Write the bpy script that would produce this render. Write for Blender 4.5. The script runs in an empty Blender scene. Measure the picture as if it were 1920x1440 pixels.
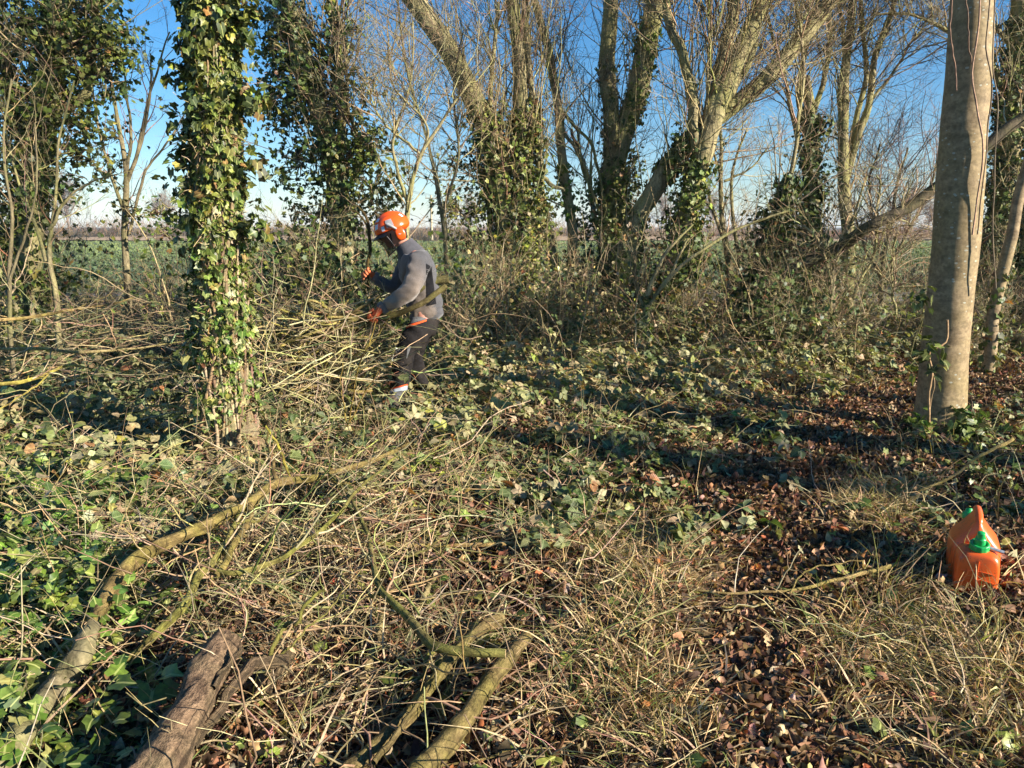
import bpy, math, random
import numpy as np
from mathutils import Vector

# ------------------------------------------------------------------ camera, sky, sun, exposure
R = math.radians
scene = bpy.context.scene
col = scene.collection
PITCH = R(11.7)
FPX = 1423.0                      # focal length in pixels of the 1920 px wide photograph
CAM = np.array([0.0, 0.0, 1.6])
cam_data = bpy.data.cameras.new('camera')
cam_data.sensor_width = 36.0
cam_data.lens = 36.0 * FPX / 1920.0
cam_data.clip_start = 0.05
cam_data.clip_end = 5000.0
cam = bpy.data.objects.new('camera', cam_data)
col.objects.link(cam)
cam.location = CAM
cam.rotation_euler = (R(90) - PITCH, 0, 0)
scene.camera = cam

SUN_HEAD, SUN_EL = 118.0, 22.0
world = bpy.data.worlds.new('World')
scene.world = world
world.use_nodes = True
wn = world.node_tree
sky = wn.nodes.new('ShaderNodeTexSky')
sky.sky_type = 'NISHITA'
sky.sun_disc = False
sky.sun_elevation = R(SUN_EL)
sky.sun_rotation = R(SUN_HEAD)
sky.air_density = 1.0
sky.dust_density = 0.0
sky.ozone_density = 4.5
bg = wn.nodes['Background']
bg.inputs['Strength'].default_value = 0.064
hs = wn.nodes.new('ShaderNodeHueSaturation'); hs.inputs['Saturation'].default_value = 1.28
wn.links.new(sky.outputs[0], hs.inputs['Color']); wn.links.new(hs.outputs[0], bg.inputs[0])

sd = bpy.data.lights.new('sun', 'SUN')
sd.energy = 5.0
sd.angle = R(0.5)
sd.color = (1.0, 0.91, 0.78)
sun = bpy.data.objects.new('sun', sd)
col.objects.link(sun)
S = np.array([math.sin(R(SUN_HEAD)) * math.cos(R(SUN_EL)), math.cos(R(SUN_HEAD)) * math.cos(R(SUN_EL)), math.sin(R(SUN_EL))])
sun.rotation_euler = Vector(S).to_track_quat('Z', 'Y').to_euler()
sun.location = (12, -12, 14)

scene.view_settings.view_transform = 'Standard'
scene.view_settings.look = 'None'
scene.view_settings.gamma = 1.0
scene.view_settings.exposure = 1.33
scene.render.engine = 'CYCLES'
scene.cycles.max_bounces = 5
scene.cycles.diffuse_bounces = 3
scene.cycles.transmission_bounces = 3
scene.cycles.transparent_max_bounces = 4

rng = np.random.default_rng(11)
random.seed(4)
FW = np.array([0, math.cos(PITCH), -math.sin(PITCH)])
UP = np.array([0, math.sin(PITCH), math.cos(PITCH)])
RT = np.array([1.0, 0, 0])
ZZ = np.array([0, 0, 1.0])


# ------------------------------------------------------------------ helpers: points
def nrm(v):
    v = np.asarray(v, float)
    return v / (np.linalg.norm(v, axis=-1, keepdims=True) + 1e-12)


def ray(px, py):
    return FW + RT * (px - 960) / FPX + UP * (720 - py) / FPX


def P(px, py, Y):                     # point seen at a pixel, at the distance Y ahead
    d = ray(px, py)
    return CAM + d * (Y / d[1])


def G(px, py, z=0.0):                 # point on the ground seen at a pixel
    d = ray(px, py)
    return CAM + d * ((z - CAM[2]) / d[2])


def W(wpx, p):                        # half a pixel width as a radius at point p
    return 0.5 * wpx * float(np.dot(np.asarray(p) - CAM, FW)) / FPX


def proj(x, y, z=0.0):
    q0, q1, q2 = x - CAM[0], y - CAM[1], z - CAM[2]
    f = q1 * FW[1] + q2 * FW[2]
    u = q1 * UP[1] + q2 * UP[2]
    f = np.maximum(f, 0.05)
    return 960 + FPX * q0 / f, 720 - FPX * u / f


def H(x, y):                          # height of the woodland floor
    x = np.asarray(x, float); y = np.asarray(y, float)
    h = 0.035 * np.sin(x * 1.3 + 0.7) * np.cos(y * 0.9 + 0.3) + 0.02 * np.sin(x * 3.1 + y * 2.3) + 0.012 * np.sin(x * 7.7 - y * 5.1)
    h = h + 0.05 * np.exp(-((x - 0.2) ** 2 / 9 + (y - 8.0) ** 2 / 4))
    fade = np.clip((17.0 - y) / 3.0, 0, 1) * np.clip((40 - np.abs(x)) / 20, 0, 1)
    return h * fade


# ------------------------------------------------------------------ helpers: mesh buffers
class Buf:
    def __init__(s):
        s.c = []; s.n = 0

    def add(s, v, faces, tint=(1, 1, 1), uv=None, mi=0):
        v = np.asarray(v, np.float32).reshape(-1, 3)
        n = len(v)
        t = np.asarray(tint, np.float32)
        if t.ndim == 1: t = np.broadcast_to(t, (n, 3))
        if uv is None: uv = np.zeros((n, 2), np.float32)
        fs = faces if isinstance(faces, list) else [faces]
        s.c.append((v, [np.asarray(f, np.int64) + s.n for f in fs if len(f)], t, np.asarray(uv, np.float32), mi))
        s.n += n

    def build(s, name, mat, parent=None, smooth=True, origin=None):
        V = np.concatenate([c[0] for c in s.c])
        T = np.concatenate([c[2] for c in s.c]); U = np.concatenate([c[3] for c in s.c])
        idx, ln, mi = [], [], []
        for c in s.c:
            for f in c[1]:
                idx.append(f.ravel()); ln.append(np.full(len(f), f.shape[1])); mi.append(np.full(len(f), c[4]))
        idx = np.concatenate(idx); ln = np.concatenate(ln); mi = np.concatenate(mi)
        root = parent
        while root is not None and root.parent is not None: root = root.parent
        off = np.zeros(3)
        if root is not None: off = np.array(root.location)
        elif origin is not None: off = np.array(origin, float)
        V = V - off.astype(np.float32)
        me = bpy.data.meshes.new(name)
        me.vertices.add(len(V)); me.vertices.foreach_set('co', V.ravel())
        me.loops.add(len(idx)); me.loops.foreach_set('vertex_index', idx.astype(np.int32))
        me.polygons.add(len(ln))
        st = np.concatenate([[0], np.cumsum(ln)[:-1]])
        me.polygons.foreach_set('loop_start', st.astype(np.int32))
        me.polygons.foreach_set('loop_total', ln.astype(np.int32))
        me.polygons.foreach_set('material_index', mi.astype(np.int32))
        me.polygons.foreach_set('use_smooth', np.full(len(ln), smooth))
        a = me.attributes.new('tint', 'FLOAT_COLOR', 'POINT')
        a.data.foreach_set('color', np.concatenate([T, np.ones((len(T), 1), np.float32)], 1).ravel())
        b = me.attributes.new('luv', 'FLOAT_VECTOR', 'POINT')
        b.data.foreach_set('vector', np.concatenate([U, np.zeros((len(U), 1), np.float32)], 1).ravel())
        me.update(calc_edges=True); me.validate()
        for m in (mat if isinstance(mat, (list, tuple)) else [mat]): me.materials.append(m)
        o = bpy.data.objects.new(name, me)
        col.objects.link(o)
        if parent is not None: o.parent = parent
        else: o.location = off
        return o


def tag(o, label=None, cat=None, group=None, kind=None):
    if label: o['label'] = label
    if cat: o['category'] = cat
    if group: o['group'] = group
    if kind: o['kind'] = kind
    return o


def thing(name, loc, label, cat, group=None):
    o = bpy.data.objects.new(name, None)
    o.empty_display_size = 0.1
    col.objects.link(o)
    o.location = [float(q) for q in loc]
    return tag(o, label, cat, group)


def pal(n, palette, jit=0.15, r=None):
    r = r or rng
    w = np.array([p[0] for p in palette], float); w /= w.sum()
    c = np.array([p[1] for p in palette], float)
    i = r.choice(len(w), n, p=w)
    t = c[i] * (1 + jit * r.standard_normal((n, 1))) * (1 + 0.5 * jit * r.standard_normal((n, 3)))
    return np.clip(t, 0.004, 0.9)


# ------------------------------------------------------------------ helpers: curves and tubes
def smooth_line(pts, rad, k):
    pts = np.asarray(pts, float); rad = np.asarray(rad, float)
    n = len(pts)
    if n == 2:
        t = np.linspace(0, 1, k)[:, None]
        return pts[0] * (1 - t) + pts[1] * t, rad[0] * (1 - t[:, 0]) + rad[1] * t[:, 0]
    d = np.concatenate([[0], np.cumsum(np.linalg.norm(np.diff(pts, axis=0), axis=1))])
    A = np.concatenate([[2 * pts[0] - pts[1]], pts, [2 * pts[-1] - pts[-2]]])
    out, ro = [], []
    for s in np.linspace(0, d[-1], k):
        i = min(max(np.searchsorted(d, s) - 1, 0), n - 2)
        t = (s - d[i]) / (d[i + 1] - d[i] + 1e-9)
        p0, p1, p2, p3 = A[i], A[i + 1], A[i + 2], A[i + 3]
        out.append(0.5 * ((2 * p1) + (-p0 + p2) * t + (2 * p0 - 5 * p1 + 4 * p2 - p3) * t * t + (-p0 + 3 * p1 - 3 * p2 + p3) * t ** 3))
        ro.append(rad[i] * (1 - t) + rad[i + 1] * t)
    return np.array(out), np.array(ro)


def tubes(buf, pts, rad, sides=4, tint=(1, 1, 1), knob=0.0, cap=False, capmi=0, mi=0, capt=None):
    pts = np.asarray(pts, float)
    if pts.ndim == 2: pts = pts[None]
    rad = np.asarray(rad, float)
    if rad.ndim == 1: rad = np.broadcast_to(rad[None], pts.shape[:2])
    m, k, _ = pts.shape
    T = nrm(np.gradient(pts, axis=1))
    a = np.where(np.abs(T[:, 0, 2:3]) > 0.8, np.array([[1.0, 0, 0]]), np.array([[0, 0, 1.0]]))
    N = np.empty_like(pts)
    n0 = nrm(np.cross(T[:, 0], a)); N[:, 0] = n0
    for j in range(1, k):
        n0 = n0 - T[:, j] * np.sum(n0 * T[:, j], -1, keepdims=True)
        n0 = nrm(n0); N[:, j] = n0
    B = np.cross(T, N)
    th = np.linspace(0, 2 * math.pi, sides, endpoint=False)
    c, s_ = np.cos(th), np.sin(th)
    rr = rad[:, :, None] * np.ones(sides)
    if knob > 0:
        seg = np.concatenate([np.zeros((m, 1)), np.cumsum(np.linalg.norm(np.diff(pts, axis=1), axis=2), 1)], 1)
        ph = rng.uniform(0, 6.28, (m, 1, 1, 8))
        L = (seg / (rad.mean(1, keepdims=True) + 1e-6))[:, :, None]
        tt = th[None, None]
        w = (0.5 * np.sin(2 * tt + 0.5 * L + ph[..., 0]) + 0.4 * np.sin(3 * tt - 0.8 * L + ph[..., 1]) + 0.35 * np.sin(5 * tt + 1.1 * L + ph[..., 2])
             + 0.3 * np.sin(1 * tt + 1.7 * L + ph[..., 3]) + 0.35 * np.sin(0.9 * L + ph[..., 4]) + 0.2 * np.sin(7 * tt - 2.3 * L + ph[..., 5]))
        rr = rr * (1 + knob * w) * (1 + .28 * min(knob, .15) * rng.standard_normal((m, k, sides)))
    V = pts[:, :, None] + rr[..., None] * (N[:, :, None] * c[None, None, :, None] + B[:, :, None] * s_[None, None, :, None])
    base = (np.arange(m) * k * sides)[:, None, None]
    j = np.arange(k - 1)[None, :, None]; i = np.arange(sides)[None, None]
    i2 = (i + 1) % sides
    F = np.stack([base + j * sides + i, base + j * sides + i2, base + (j + 1) * sides + i2, base + (j + 1) * sides + i], -1).reshape(-1, 4)
    tint = np.asarray(tint, float)
    tv = np.broadcast_to(tint, (m * k * sides, 3)) if tint.ndim == 1 else np.repeat(tint, k * sides, axis=0)
    seg = np.concatenate([np.zeros((m, 1)), np.cumsum(np.linalg.norm(np.diff(pts, axis=1), axis=2), 1)], 1)
    uv = np.stack([np.broadcast_to(seg[:, :, None], (m, k, sides)), np.broadcast_to(th[None, None] / 6.2832, (m, k, sides))], -1).reshape(-1, 2)
    buf.add(V.reshape(-1, 3), F, tv, uv, mi)
    if cap:
        for e in ((0, 1) if cap == 2 else (1,)):
            for q in range(m):
                jj = 0 if e == 0 else k - 1
                ring = V[q, jj]; cen = ring.mean(0) + T[q, jj] * (0.05 * rad[q, jj]) * (1 if e else -1)
                vv = np.concatenate([ring, [cen]]); ii = np.arange(sides)
                f = np.stack([ii, (ii + 1) % sides, np.full(sides, sides)], -1)
                if e == 0: f = f[:, ::-1]
                u2 = np.concatenate([np.stack([c, s_], 1), [[0, 0]]])
                buf.add(vv, f, tint if (capt is None and tint.ndim == 1) else (capt if capt is not None else (0.5, 0.4, 0.25)), u2, capmi)


def grow(start, d, length, k=6, wander=0.15, up=0.0, r=None):
    r = r or rng
    m = len(start)
    pts = np.empty((m, k, 3)); pts[:, 0] = start
    d = nrm(d); step = (np.asarray(length) / (k - 1)).reshape(-1, 1)
    for j in range(1, k):
        d = nrm(d + wander * r.standard_normal((m, 3)) + np.array([0, 0, up]))
        pts[:, j] = pts[:, j - 1] + d * step
    return pts


def taper(r0, k, end=0.25):
    t = np.linspace(1, end, k)[None]
    return np.asarray(r0).reshape(-1, 1) * t


def sprout(pts, rad, n, t0=0.2, t1=1.0, ang=0.7, r=None):
    """n starts spread over the given polylines (m,k,3)."""
    r = r or rng
    m, k, _ = pts.shape
    q = r.integers(0, m, n); t = r.uniform(t0, t1, n) * (k - 1)
    i = np.minimum(t.astype(int), k - 2); f = (t - i)[:, None]
    p = pts[q, i] * (1 - f) + pts[q, i + 1] * f
    tg = nrm(pts[q, i + 1] - pts[q, i])
    rr = rad[q, i] * (1 - f[:, 0]) + rad[q, i + 1] * f[:, 0]
    pr = r.standard_normal((n, 3)); pr = nrm(pr - tg * np.sum(pr * tg, -1, keepdims=True))
    a = (ang * (1 + 0.3 * r.standard_normal(n)))[:, None]
    return p, nrm(tg * np.cos(a) + pr * np.sin(a)), rr


# ------------------------------------------------------------------ helpers: leaves
def strip_leaf(n, width, fold=0.15, droop=0.15, curl=0.0, shape=1.0, wave=0.0, sharp=1.0):
    """a leaf one unit long along +x with three vertices per station."""
    t = np.linspace(0, 1, n)
    w = width * 0.5 * np.sin(np.pi * np.clip(t, 0, 1) ** shape) ** sharp
    w[0] = 0.0; w[-1] = 0.0
    V, U = [], []
    for i in range(n):
        for s in (-1, 0, 1):
            y = s * w[i]
            z = abs(s) * w[i] * fold * 2 - droop * t[i] ** 2 + curl * abs(s) * w[i] * math.sin(5 * t[i]) + wave * s * math.sin(9 * t[i]) * w[i]
            V.append((t[i], y, z)); U.append((t[i], s * w[i] / (width * 0.5)))
    F = []
    for i in range(n - 1):
        a = i * 3
        F += [(a, a + 3, a + 4, a + 1), (a + 1, a + 4, a + 5, a + 2)]
    return np.array(V), np.array(F), np.array(U)


def ivy_leaf(lobes=1.0, droop=0.12, cup=0.1):
    pol = [(0, 0.0), (150, 0.44), (116, 0.56), (82, 0.50 - 0.03 * lobes), (50, 0.66 + .05 * lobes), (24, 0.64 - 0.05 * lobes), (0, .96)]
    right = [(r_ * math.cos(R(a)), r_ * math.sin(R(a))) for a, r_ in pol[1:]]
    out = [(-0.02, 0)] + right + [(x, -y) for x, y in right[-2::-1]]
    xy = np.array(out); xy[:, 0] += 0.0
    c = np.array([[0.3, 0.0]])
    xy = np.concatenate([c, xy])
    z = -droop * (xy[:, 0] - 0.2) ** 2 + cup * np.abs(xy[:, 1]) - 0.0
    V = np.stack([xy[:, 0], xy[:, 1], z], 1)
    n = len(xy) - 1
    F = np.array([(0, 1 + i, 1 + (i + 1) % n) for i in range(n)])
    U = np.stack([xy[:, 0], np.clip(xy[:, 1] * 1.3, -1, 1)], 1)
    return V, F, U


def oak_leaf(curl):
    t = np.array([0, 0.12, 0.25, 0.36, 0.5, 0.62, 0.76, 0.88, 1.0])
    w = np.array([0.0, 0.06, 0.15, 0.09, 0.24, 0.13, 0.25, 0.14, 0.0]) * 1.1
    V, U, F = [], [], []
    for i in range(len(t)):
        for s in (-1, 0, 1):
            V.append((t[i], s * w[i], curl * (abs(s) * w[i] * 1.6 * (1 if i % 2 else .6)) + 0.18 * curl * math.sin(7 * t[i]) + curl * t[i] ** 2 * 0.3)); U.append((t[i], s))
    for i in range(len(t) - 1):
        a = i * 3
        F += [(a, a + 3, a + 4, a + 1), (a + 1, a + 4, a + 5, a + 2)]
    return np.array(V), np.array(F), np.array(U)


BRAM = [strip_leaf(6, .78, .14, .18, 0, .82), strip_leaf(6, .7, .26, .3, 0, .78), strip_leaf(6, .82, .05, .05, .25, .85), strip_leaf(6, .74, .2, -.12, 0, .8, .08)]
IVY = [ivy_leaf(1, .15, .12), ivy_leaf(.6, .3, .25), ivy_leaf(1.3, .0, .05), ivy_leaf(.2, .4, -.15)]
LIT = [strip_leaf(6, .55, .5, .2, .5, .9, .3), strip_leaf(7, .4, .3, -.35, .9, .8, -.4), oak_leaf(.5), oak_leaf(.2), strip_leaf(6, .7, .1, .4, -.6, .8, .5), strip_leaf(6, .35, .9, .5, 0, 1, .4), oak_leaf(-.6), strip_leaf(7, .5, -.7, -.5, .6, .85, .4), oak_leaf(.9)]
SLIM = [strip_leaf(4, .3, .3, .3), strip_leaf(4, .4, .2, .5)]


def place(buf, tmpls, pos, dirv, nv, scale, tint, mi=0):
    pos = np.asarray(pos, float); m = len(pos)
    if m == 0: return
    X = nrm(dirv); Z = nv - X * np.sum(nv * X, -1, keepdims=True); Z = nrm(Z); Y = np.cross(Z, X)
    scale = np.broadcast_to(np.asarray(scale, float), (m,))
    which = rng.integers(0, len(tmpls), m)
    for w, (V, F, U) in enumerate(tmpls):
        q = np.nonzero(which == w)[0]
        if not len(q): continue
        sc = scale[q][:, None, None]
        v = V[None] * (1 + 0.18 * rng.standard_normal((len(q), 1, 3)) * np.array([0.3, 1, 2.0]))
        P3 = pos[q][:, None] + sc * (v[..., 0:1] * X[q][:, None] + v[..., 1:2] * Y[q][:, None] + v[..., 2:3] * Z[q][:, None])
        Fm = (F[None] + (np.arange(len(q)) * len(V))[:, None, None]).reshape(-1, F.shape[1])
        buf.add(P3.reshape(-1, 3), Fm, np.repeat(tint[q], len(V), 0), np.tile(U, (len(q), 1)), mi)


def rand_dir(n, flat=0.0):
    v = rng.standard_normal((n, 3)); v[:, 2] *= (1 - flat)
    return nrm(v)


# ------------------------------------------------------------------ materials
def new_mat(name):
    m = bpy.data.materials.new(name); m.use_nodes = True
    nt = m.node_tree
    return m, nt, nt.nodes, nt.links, nt.nodes['Principled BSDF']


def mixc(nt, a, b, f, mode='MIX'):
    n = nt.nodes.new('ShaderNodeMix'); n.data_type = 'RGBA'; n.blend_type = mode
    for sock, val in ((n.inputs[0], f), (n.inputs[6], a), (n.inputs[7], b)):
        if isinstance(val, bpy.types.NodeSocket): nt.links.new(val, sock)
        elif isinstance(val, (int, float)): sock.default_value = val
        else: sock.default_value = (*val, 1)
    return n.outputs[2]


def mth(nt, op, a, b=0.0, c=None):
    n = nt.nodes.new('ShaderNodeMath'); n.operation = op
    for i, v in enumerate((a, b) if c is None else (a, b, c)):
        if isinstance(v, bpy.types.NodeSocket): nt.links.new(v, n.inputs[i])
        else: n.inputs[i].default_value = v
    return n.outputs[0]


def attr(nt, name):
    n = nt.nodes.new('ShaderNodeAttribute'); n.attribute_name = name
    return n


def noise(nt, vec, scale, detail=3, rough=.55, stretch=None):
    if stretch is not None:
        mp = nt.nodes.new('ShaderNodeMapping'); mp.inputs['Scale'].default_value = stretch
        nt.links.new(vec, mp.inputs[0]); vec = mp.outputs[0]
    n = nt.nodes.new('ShaderNodeTexNoise'); n.inputs['Scale'].default_value = scale
    n.inputs['Detail'].default_value = detail; n.inputs['Roughness'].default_value = rough
    nt.links.new(vec, n.inputs['Vector'])
    return n.outputs[0]


def ramp(nt, f, stops):
    n = nt.nodes.new('ShaderNodeValToRGB')
    e = n.color_ramp.elements
    while len(e) < len(stops): e.new(0.5)
    for i, (p, c) in enumerate(stops):
        e[i].position = p; e[i].color = (*c, 1) if len(c) == 3 else c
    nt.links.new(f, n.inputs[0])
    return n.outputs[0]


def geo_pos(nt):
    return nt.nodes.new('ShaderNodeNewGeometry').outputs['Position']


def bump(nt, h, strength, dist, bsdf):
    n = nt.nodes.new('ShaderNodeBump'); n.inputs['Strength'].default_value = strength; n.inputs['Distance'].default_value = dist
    nt.links.new(h, n.inputs['Height']); nt.links.new(n.outputs[0], bsdf.inputs['Normal'])


def leaf_mat(name, rough=.45, trans=.25, veins=1.0, spec=.5, back=(1.25, 1.25, 1.15)):
    m, nt, N, L, b = new_mat(name)
    t = attr(nt, 'tint').outputs['Color']
    uv = attr(nt, 'luv').outputs['Vector']
    sp = N.new('ShaderNodeSeparateXYZ'); L.new(uv, sp.inputs[0])
    c = t
    pos = geo_pos(nt)
    nz = noise(nt, pos, 55, 2)
    c = mixc(nt, c, ramp(nt, nz, [(0.3, (.62, .62, .6)), (0.7, (1.3, 1.28, 1.2))]), 1.0, 'MULTIPLY')
    if veins > 0:
        av = mth(nt, 'ABSOLUTE', sp.outputs[1])
        mid = mth(nt, 'LESS_THAN', av, 0.07)
        side = mth(nt, 'SINE', mth(nt, 'MULTIPLY', mth(nt, 'SUBTRACT', sp.outputs[0], mth(nt, 'MULTIPLY', av, 0.28)), 48.0))
        sv = mth(nt, 'GREATER_THAN', side, 0.86)
        vm = mth(nt, 'MULTIPLY', mth(nt, 'MAXIMUM', mid, mth(nt, 'MULTIPLY', sv, .6 if veins >= 1 else 0.0)), .45)
        c = mixc(nt, c, mixc(nt, c, (.55, .6, .3), .6), vm)
        if veins >= 1: bump(nt, side, .35, .0015, b)
    g = N.new('ShaderNodeNewGeometry')
    cb = mixc(nt, c, (*back,), 1.0, 'MULTIPLY')
    c = mixc(nt, c, cb, g.outputs['Backfacing'])
    L.new(c, b.inputs['Base Color'])
    b.inputs['Roughness'].default_value = rough
    b.inputs['Specular IOR Level'].default_value = spec
    if trans > 0:
        tr = N.new('ShaderNodeBsdfTranslucent'); mx = N.new('ShaderNodeMixShader')
        tc = mixc(nt, c, (1.1, 1.25, .55), 1.0, 'MULTIPLY')
        L.new(tc, tr.inputs[0]); mx.inputs[0].default_value = trans
        L.new(b.outputs[0], mx.inputs[1]); L.new(tr.outputs[0], mx.inputs[2])
        L.new(mx.outputs[0], N['Material Output'].inputs[0])
    return m


def bark_mat(name, dark, light, moss=(.16, .17, .05), mossamt=.5, scale=14, stretch=(1, 1, .22), bstr=.6, bd=.02, rough=.85, lichen=0.0, tinted=False, along=None):
    m, nt, N, L, b = new_mat(name)
    pos = geo_pos(nt)
    if along:
        sp = N.new('ShaderNodeSeparateXYZ'); L.new(attr(nt, 'luv').outputs['Vector'], sp.inputs[0])
        an = mth(nt, 'MULTIPLY', sp.outputs[1], 6.28319)
        cb_ = N.new('ShaderNodeCombineXYZ'); L.new(mth(nt, 'COSINE', an), cb_.inputs[0]); L.new(mth(nt, 'SINE', an), cb_.inputs[1]); L.new(mth(nt, 'MULTIPLY', sp.outputs[0], along[1]), cb_.inputs[2])
        n1 = noise(nt, cb_.outputs[0], along[0], 6, .7)
    else:
        n1 = noise(nt, pos, scale, 5, .65, stretch)
    n2 = noise(nt, pos, scale * .18, 3, .6)
    n3 = noise(nt, pos, scale * 4, 3, .6)
    c = ramp(nt, n1, [(.33, dark), (.62, light)])
    mm = mth(nt, 'MULTIPLY', ramp(nt, n2, [(.42, (0, 0, 0)), (.62, (1, 1, 1))]), mossamt)
    c = mixc(nt, c, moss, mm)
    c = mixc(nt, c, ramp(nt, n3, [(.3, (.7, .7, .7)), (.7, (1.25, 1.25, 1.25))]), 1.0, 'MULTIPLY')
    if lichen:
        vo = N.new('ShaderNodeTexVoronoi'); vo.inputs['Scale'].default_value = 16
        mp = N.new('ShaderNodeMapping'); mp.inputs['Scale'].default_value = (1, 1, 1.7); L.new(pos, mp.inputs[0]); L.new(mp.outputs[0], vo.inputs['Vector'])
        lm = mth(nt, 'MULTIPLY', mth(nt, 'LESS_THAN', mth(nt, 'ADD', vo.outputs['Distance'], mth(nt, 'MULTIPLY', n3, .35)), .36), mth(nt, 'GREATER_THAN', n2, .5))
        c = mixc(nt, c, (.42, .42, .33), mth(nt, 'MULTIPLY', lm, lichen))
    if tinted: c = mixc(nt, c, ramp(nt, noise(nt, pos, 17, 4, .65), [(.35, (.42, .38, .34)), (.6, (1.15, 1.12, 1.05))]), 1.0, 'MULTIPLY')
    if tinted: c = mixc(nt, c, attr(nt, 'tint').outputs['Color'], 1.0, 'MULTIPLY')
    L.new(c, b.inputs['Base Color'])
    b.inputs['Roughness'].default_value = rough
    b.inputs['Specular IOR Level'].default_value = .25
    bump(nt, mth(nt, 'ADD', n1, mth(nt, 'MULTIPLY', n3, .3)), bstr, bd, b)
    return m


def twig_mat(name, rough=.7, spec=.3):
    m, nt, N, L, b = new_mat(name)
    pos = geo_pos(nt)
    n1 = noise(nt, pos, 40, 3)
    c = mixc(nt, attr(nt, 'tint').outputs['Color'], ramp(nt, n1, [(.3, (.55, .55, .55)), (.7, (1.35, 1.3, 1.2))]), 1.0, 'MULTIPLY')
    L.new(c, b.inputs['Base Color']); b.inputs['Roughness'].default_value = rough; b.inputs['Specular IOR Level'].default_value = spec
    bump(nt, n1, .4, .003, b)
    return m


def plain(name, c, rough=.6, spec=.4, var=.25, scale=20, bs=0.0, bd=.003, metal=0.0, dirt=None, dirtamt=.5, dscale=8):
    m, nt, N, L, b = new_mat(name)
    pos = geo_pos(nt)
    n1 = noise(nt, pos, scale, 4)
    cc = mixc(nt, c, ramp(nt, n1, [(.3, (1 - var,) * 3), (.7, (1 + var,) * 3)]), 1.0, 'MULTIPLY')
    if dirt:
        n2 = noise(nt, pos, dscale, 5, .65)
        cc = mixc(nt, cc, dirt, mth(nt, 'MULTIPLY', ramp(nt, n2, [(.48, (0, 0, 0)), (.66, (1, 1, 1))]), dirtamt))
    L.new(cc, b.inputs['Base Color']); b.inputs['Roughness'].default_value = rough
    b.inputs['Specular IOR Level'].default_value = spec; b.inputs['Metallic'].default_value = metal
    if bs: bump(nt, n1, bs, bd, b)
    return m


M_leaf = leaf_mat('bramble_leaf', .5, .22, True, .45, (1.5, 1.45, 1.35))
M_ivy = leaf_mat('ivy_leaf', .45, .15, .5, .45, (1.5, 1.4, 1.0))
M_ivyfar = leaf_mat('ivy_leaf_small', .5, .12, 0, .4, (1.5, 1.4, 1.0))
M_litter = leaf_mat('dead_leaf', .75, .15, False, .25, (1.15, 1.15, 1.15))
M_grass = leaf_mat('dry_grass', .6, .25, False, .3, (1, 1, 1))
M_twig = twig_mat('twig')
M_bark = bark_mat('rough_bark', (.07, .055, .032), (.27, .22, .125), (.17, .17, .06), .6)
M_bark2 = bark_mat('mossy_bark', (.10, .08, .04), (.38, .32, .17), (.27, .26, .09), .7, 12, bstr=.9, bd=.03)
M_smooth = bark_mat('smooth_grey_bark', (.17, .12, .065), (.36, .265, .15), (.26, .20, .085), .55, 9, (1, 1, 1.8), .45, .008, .7, .8)
M_log = bark_mat('fissured_log_bark', (.04, .022, .014), (.34, .22, .13), (.20, .18, .08), .35, 26, (1, 1, 1), 1.0, .03, .9, 0, False, (3.2, 7.0))
M_stick = bark_mat('branch_bark', (.16, .14, .07), (.38, .33, .19), (.27, .28, .09), .7, 30, (1, 1, 1), .9, .010, .8, 0, True, (2.2, 14.0))
M_cut = plain('cut_wood', (.52, .36, .20), .7, .2, .2, 90)

# ------------------------------------------------------------------ palettes
C_IVY = [(4, (.046, .068, .018)), (3, (.075, .10, .024)), (2, (.12, .145, .04)), (.6, (.17, .19, .05)), (.4, (.18, .11, .06))]
C_IVYY = [(5, (.050, .070, .02)), (4, (.09, .11, .03)), (1.5, (.18, .20, .045)), (1, (.18, .12, .06)), (2, (.04, .06, .02))]
C_IVYB = [(4, (.045, .085, .018)), (3, (.075, .125, .025)), (1.5, (.12, .17, .045)), (.7, (.20, .21, .10))]
C_IVYD = [(5, (.032, .055, .016)), (3, (.052, .082, .024)), (2, (.08, .12, .05)), (1, (.13, .15, .08))]
C_BRAM = [(4, (.07, .10, .03)), (3, (.12, .145, .045)), (2, (.19, .20, .075)), (2.5, (.30, .27, .14)), (1.5, (.32, .23, .13)), (.3, (.30, .12, .05))]
C_BRAMP = [(2, (.09, .12, .035)), (3, (.20, .21, .07)), (4, (.36, .33, .16)), (3, (.38, .29, .17)), (.6, (.36, .18, .08)), (.5, (.30, .30, .05))]
C_LIT = [(4, (.16, .08, .04)), (4, (.24, .13, .07)), (3, (.34, .21, .12)), (2, (.44, .32, .20)), (3, (.08, .045, .028)), (.5, (.36, .13, .05))]
C_LITD = [(5, (.07, .04, .026)), (4, (.12, .072, .045)), (2, (.20, .14, .09)), (.5, (.36, .28, .2))]
C_STRAW = [(4, (.52, .37, .19)), (3, (.62, .48, .28)), (3, (.36, .24, .13)), (.8, (.36, .34, .12))]
C_GREEN = [(3, (.14, .20, .05)), (2, (.22, .27, .08)), (2, (.34, .34, .13))]
C_TWIG = [(3, (.26, .21, .12)), (3, (.36, .29, .17)), (1.4, (.14, .10, .065)), (1.2, (.30, .28, .12))]
C_CANE = [(3, (.36, .28, .16)), (3, (.26, .19, .11)), (2, (.46, .38, .23)), (.4, (.28, .14, .08)), (1, (.30, .30, .11))]
rng = np.random.default_rng(21)


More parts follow.
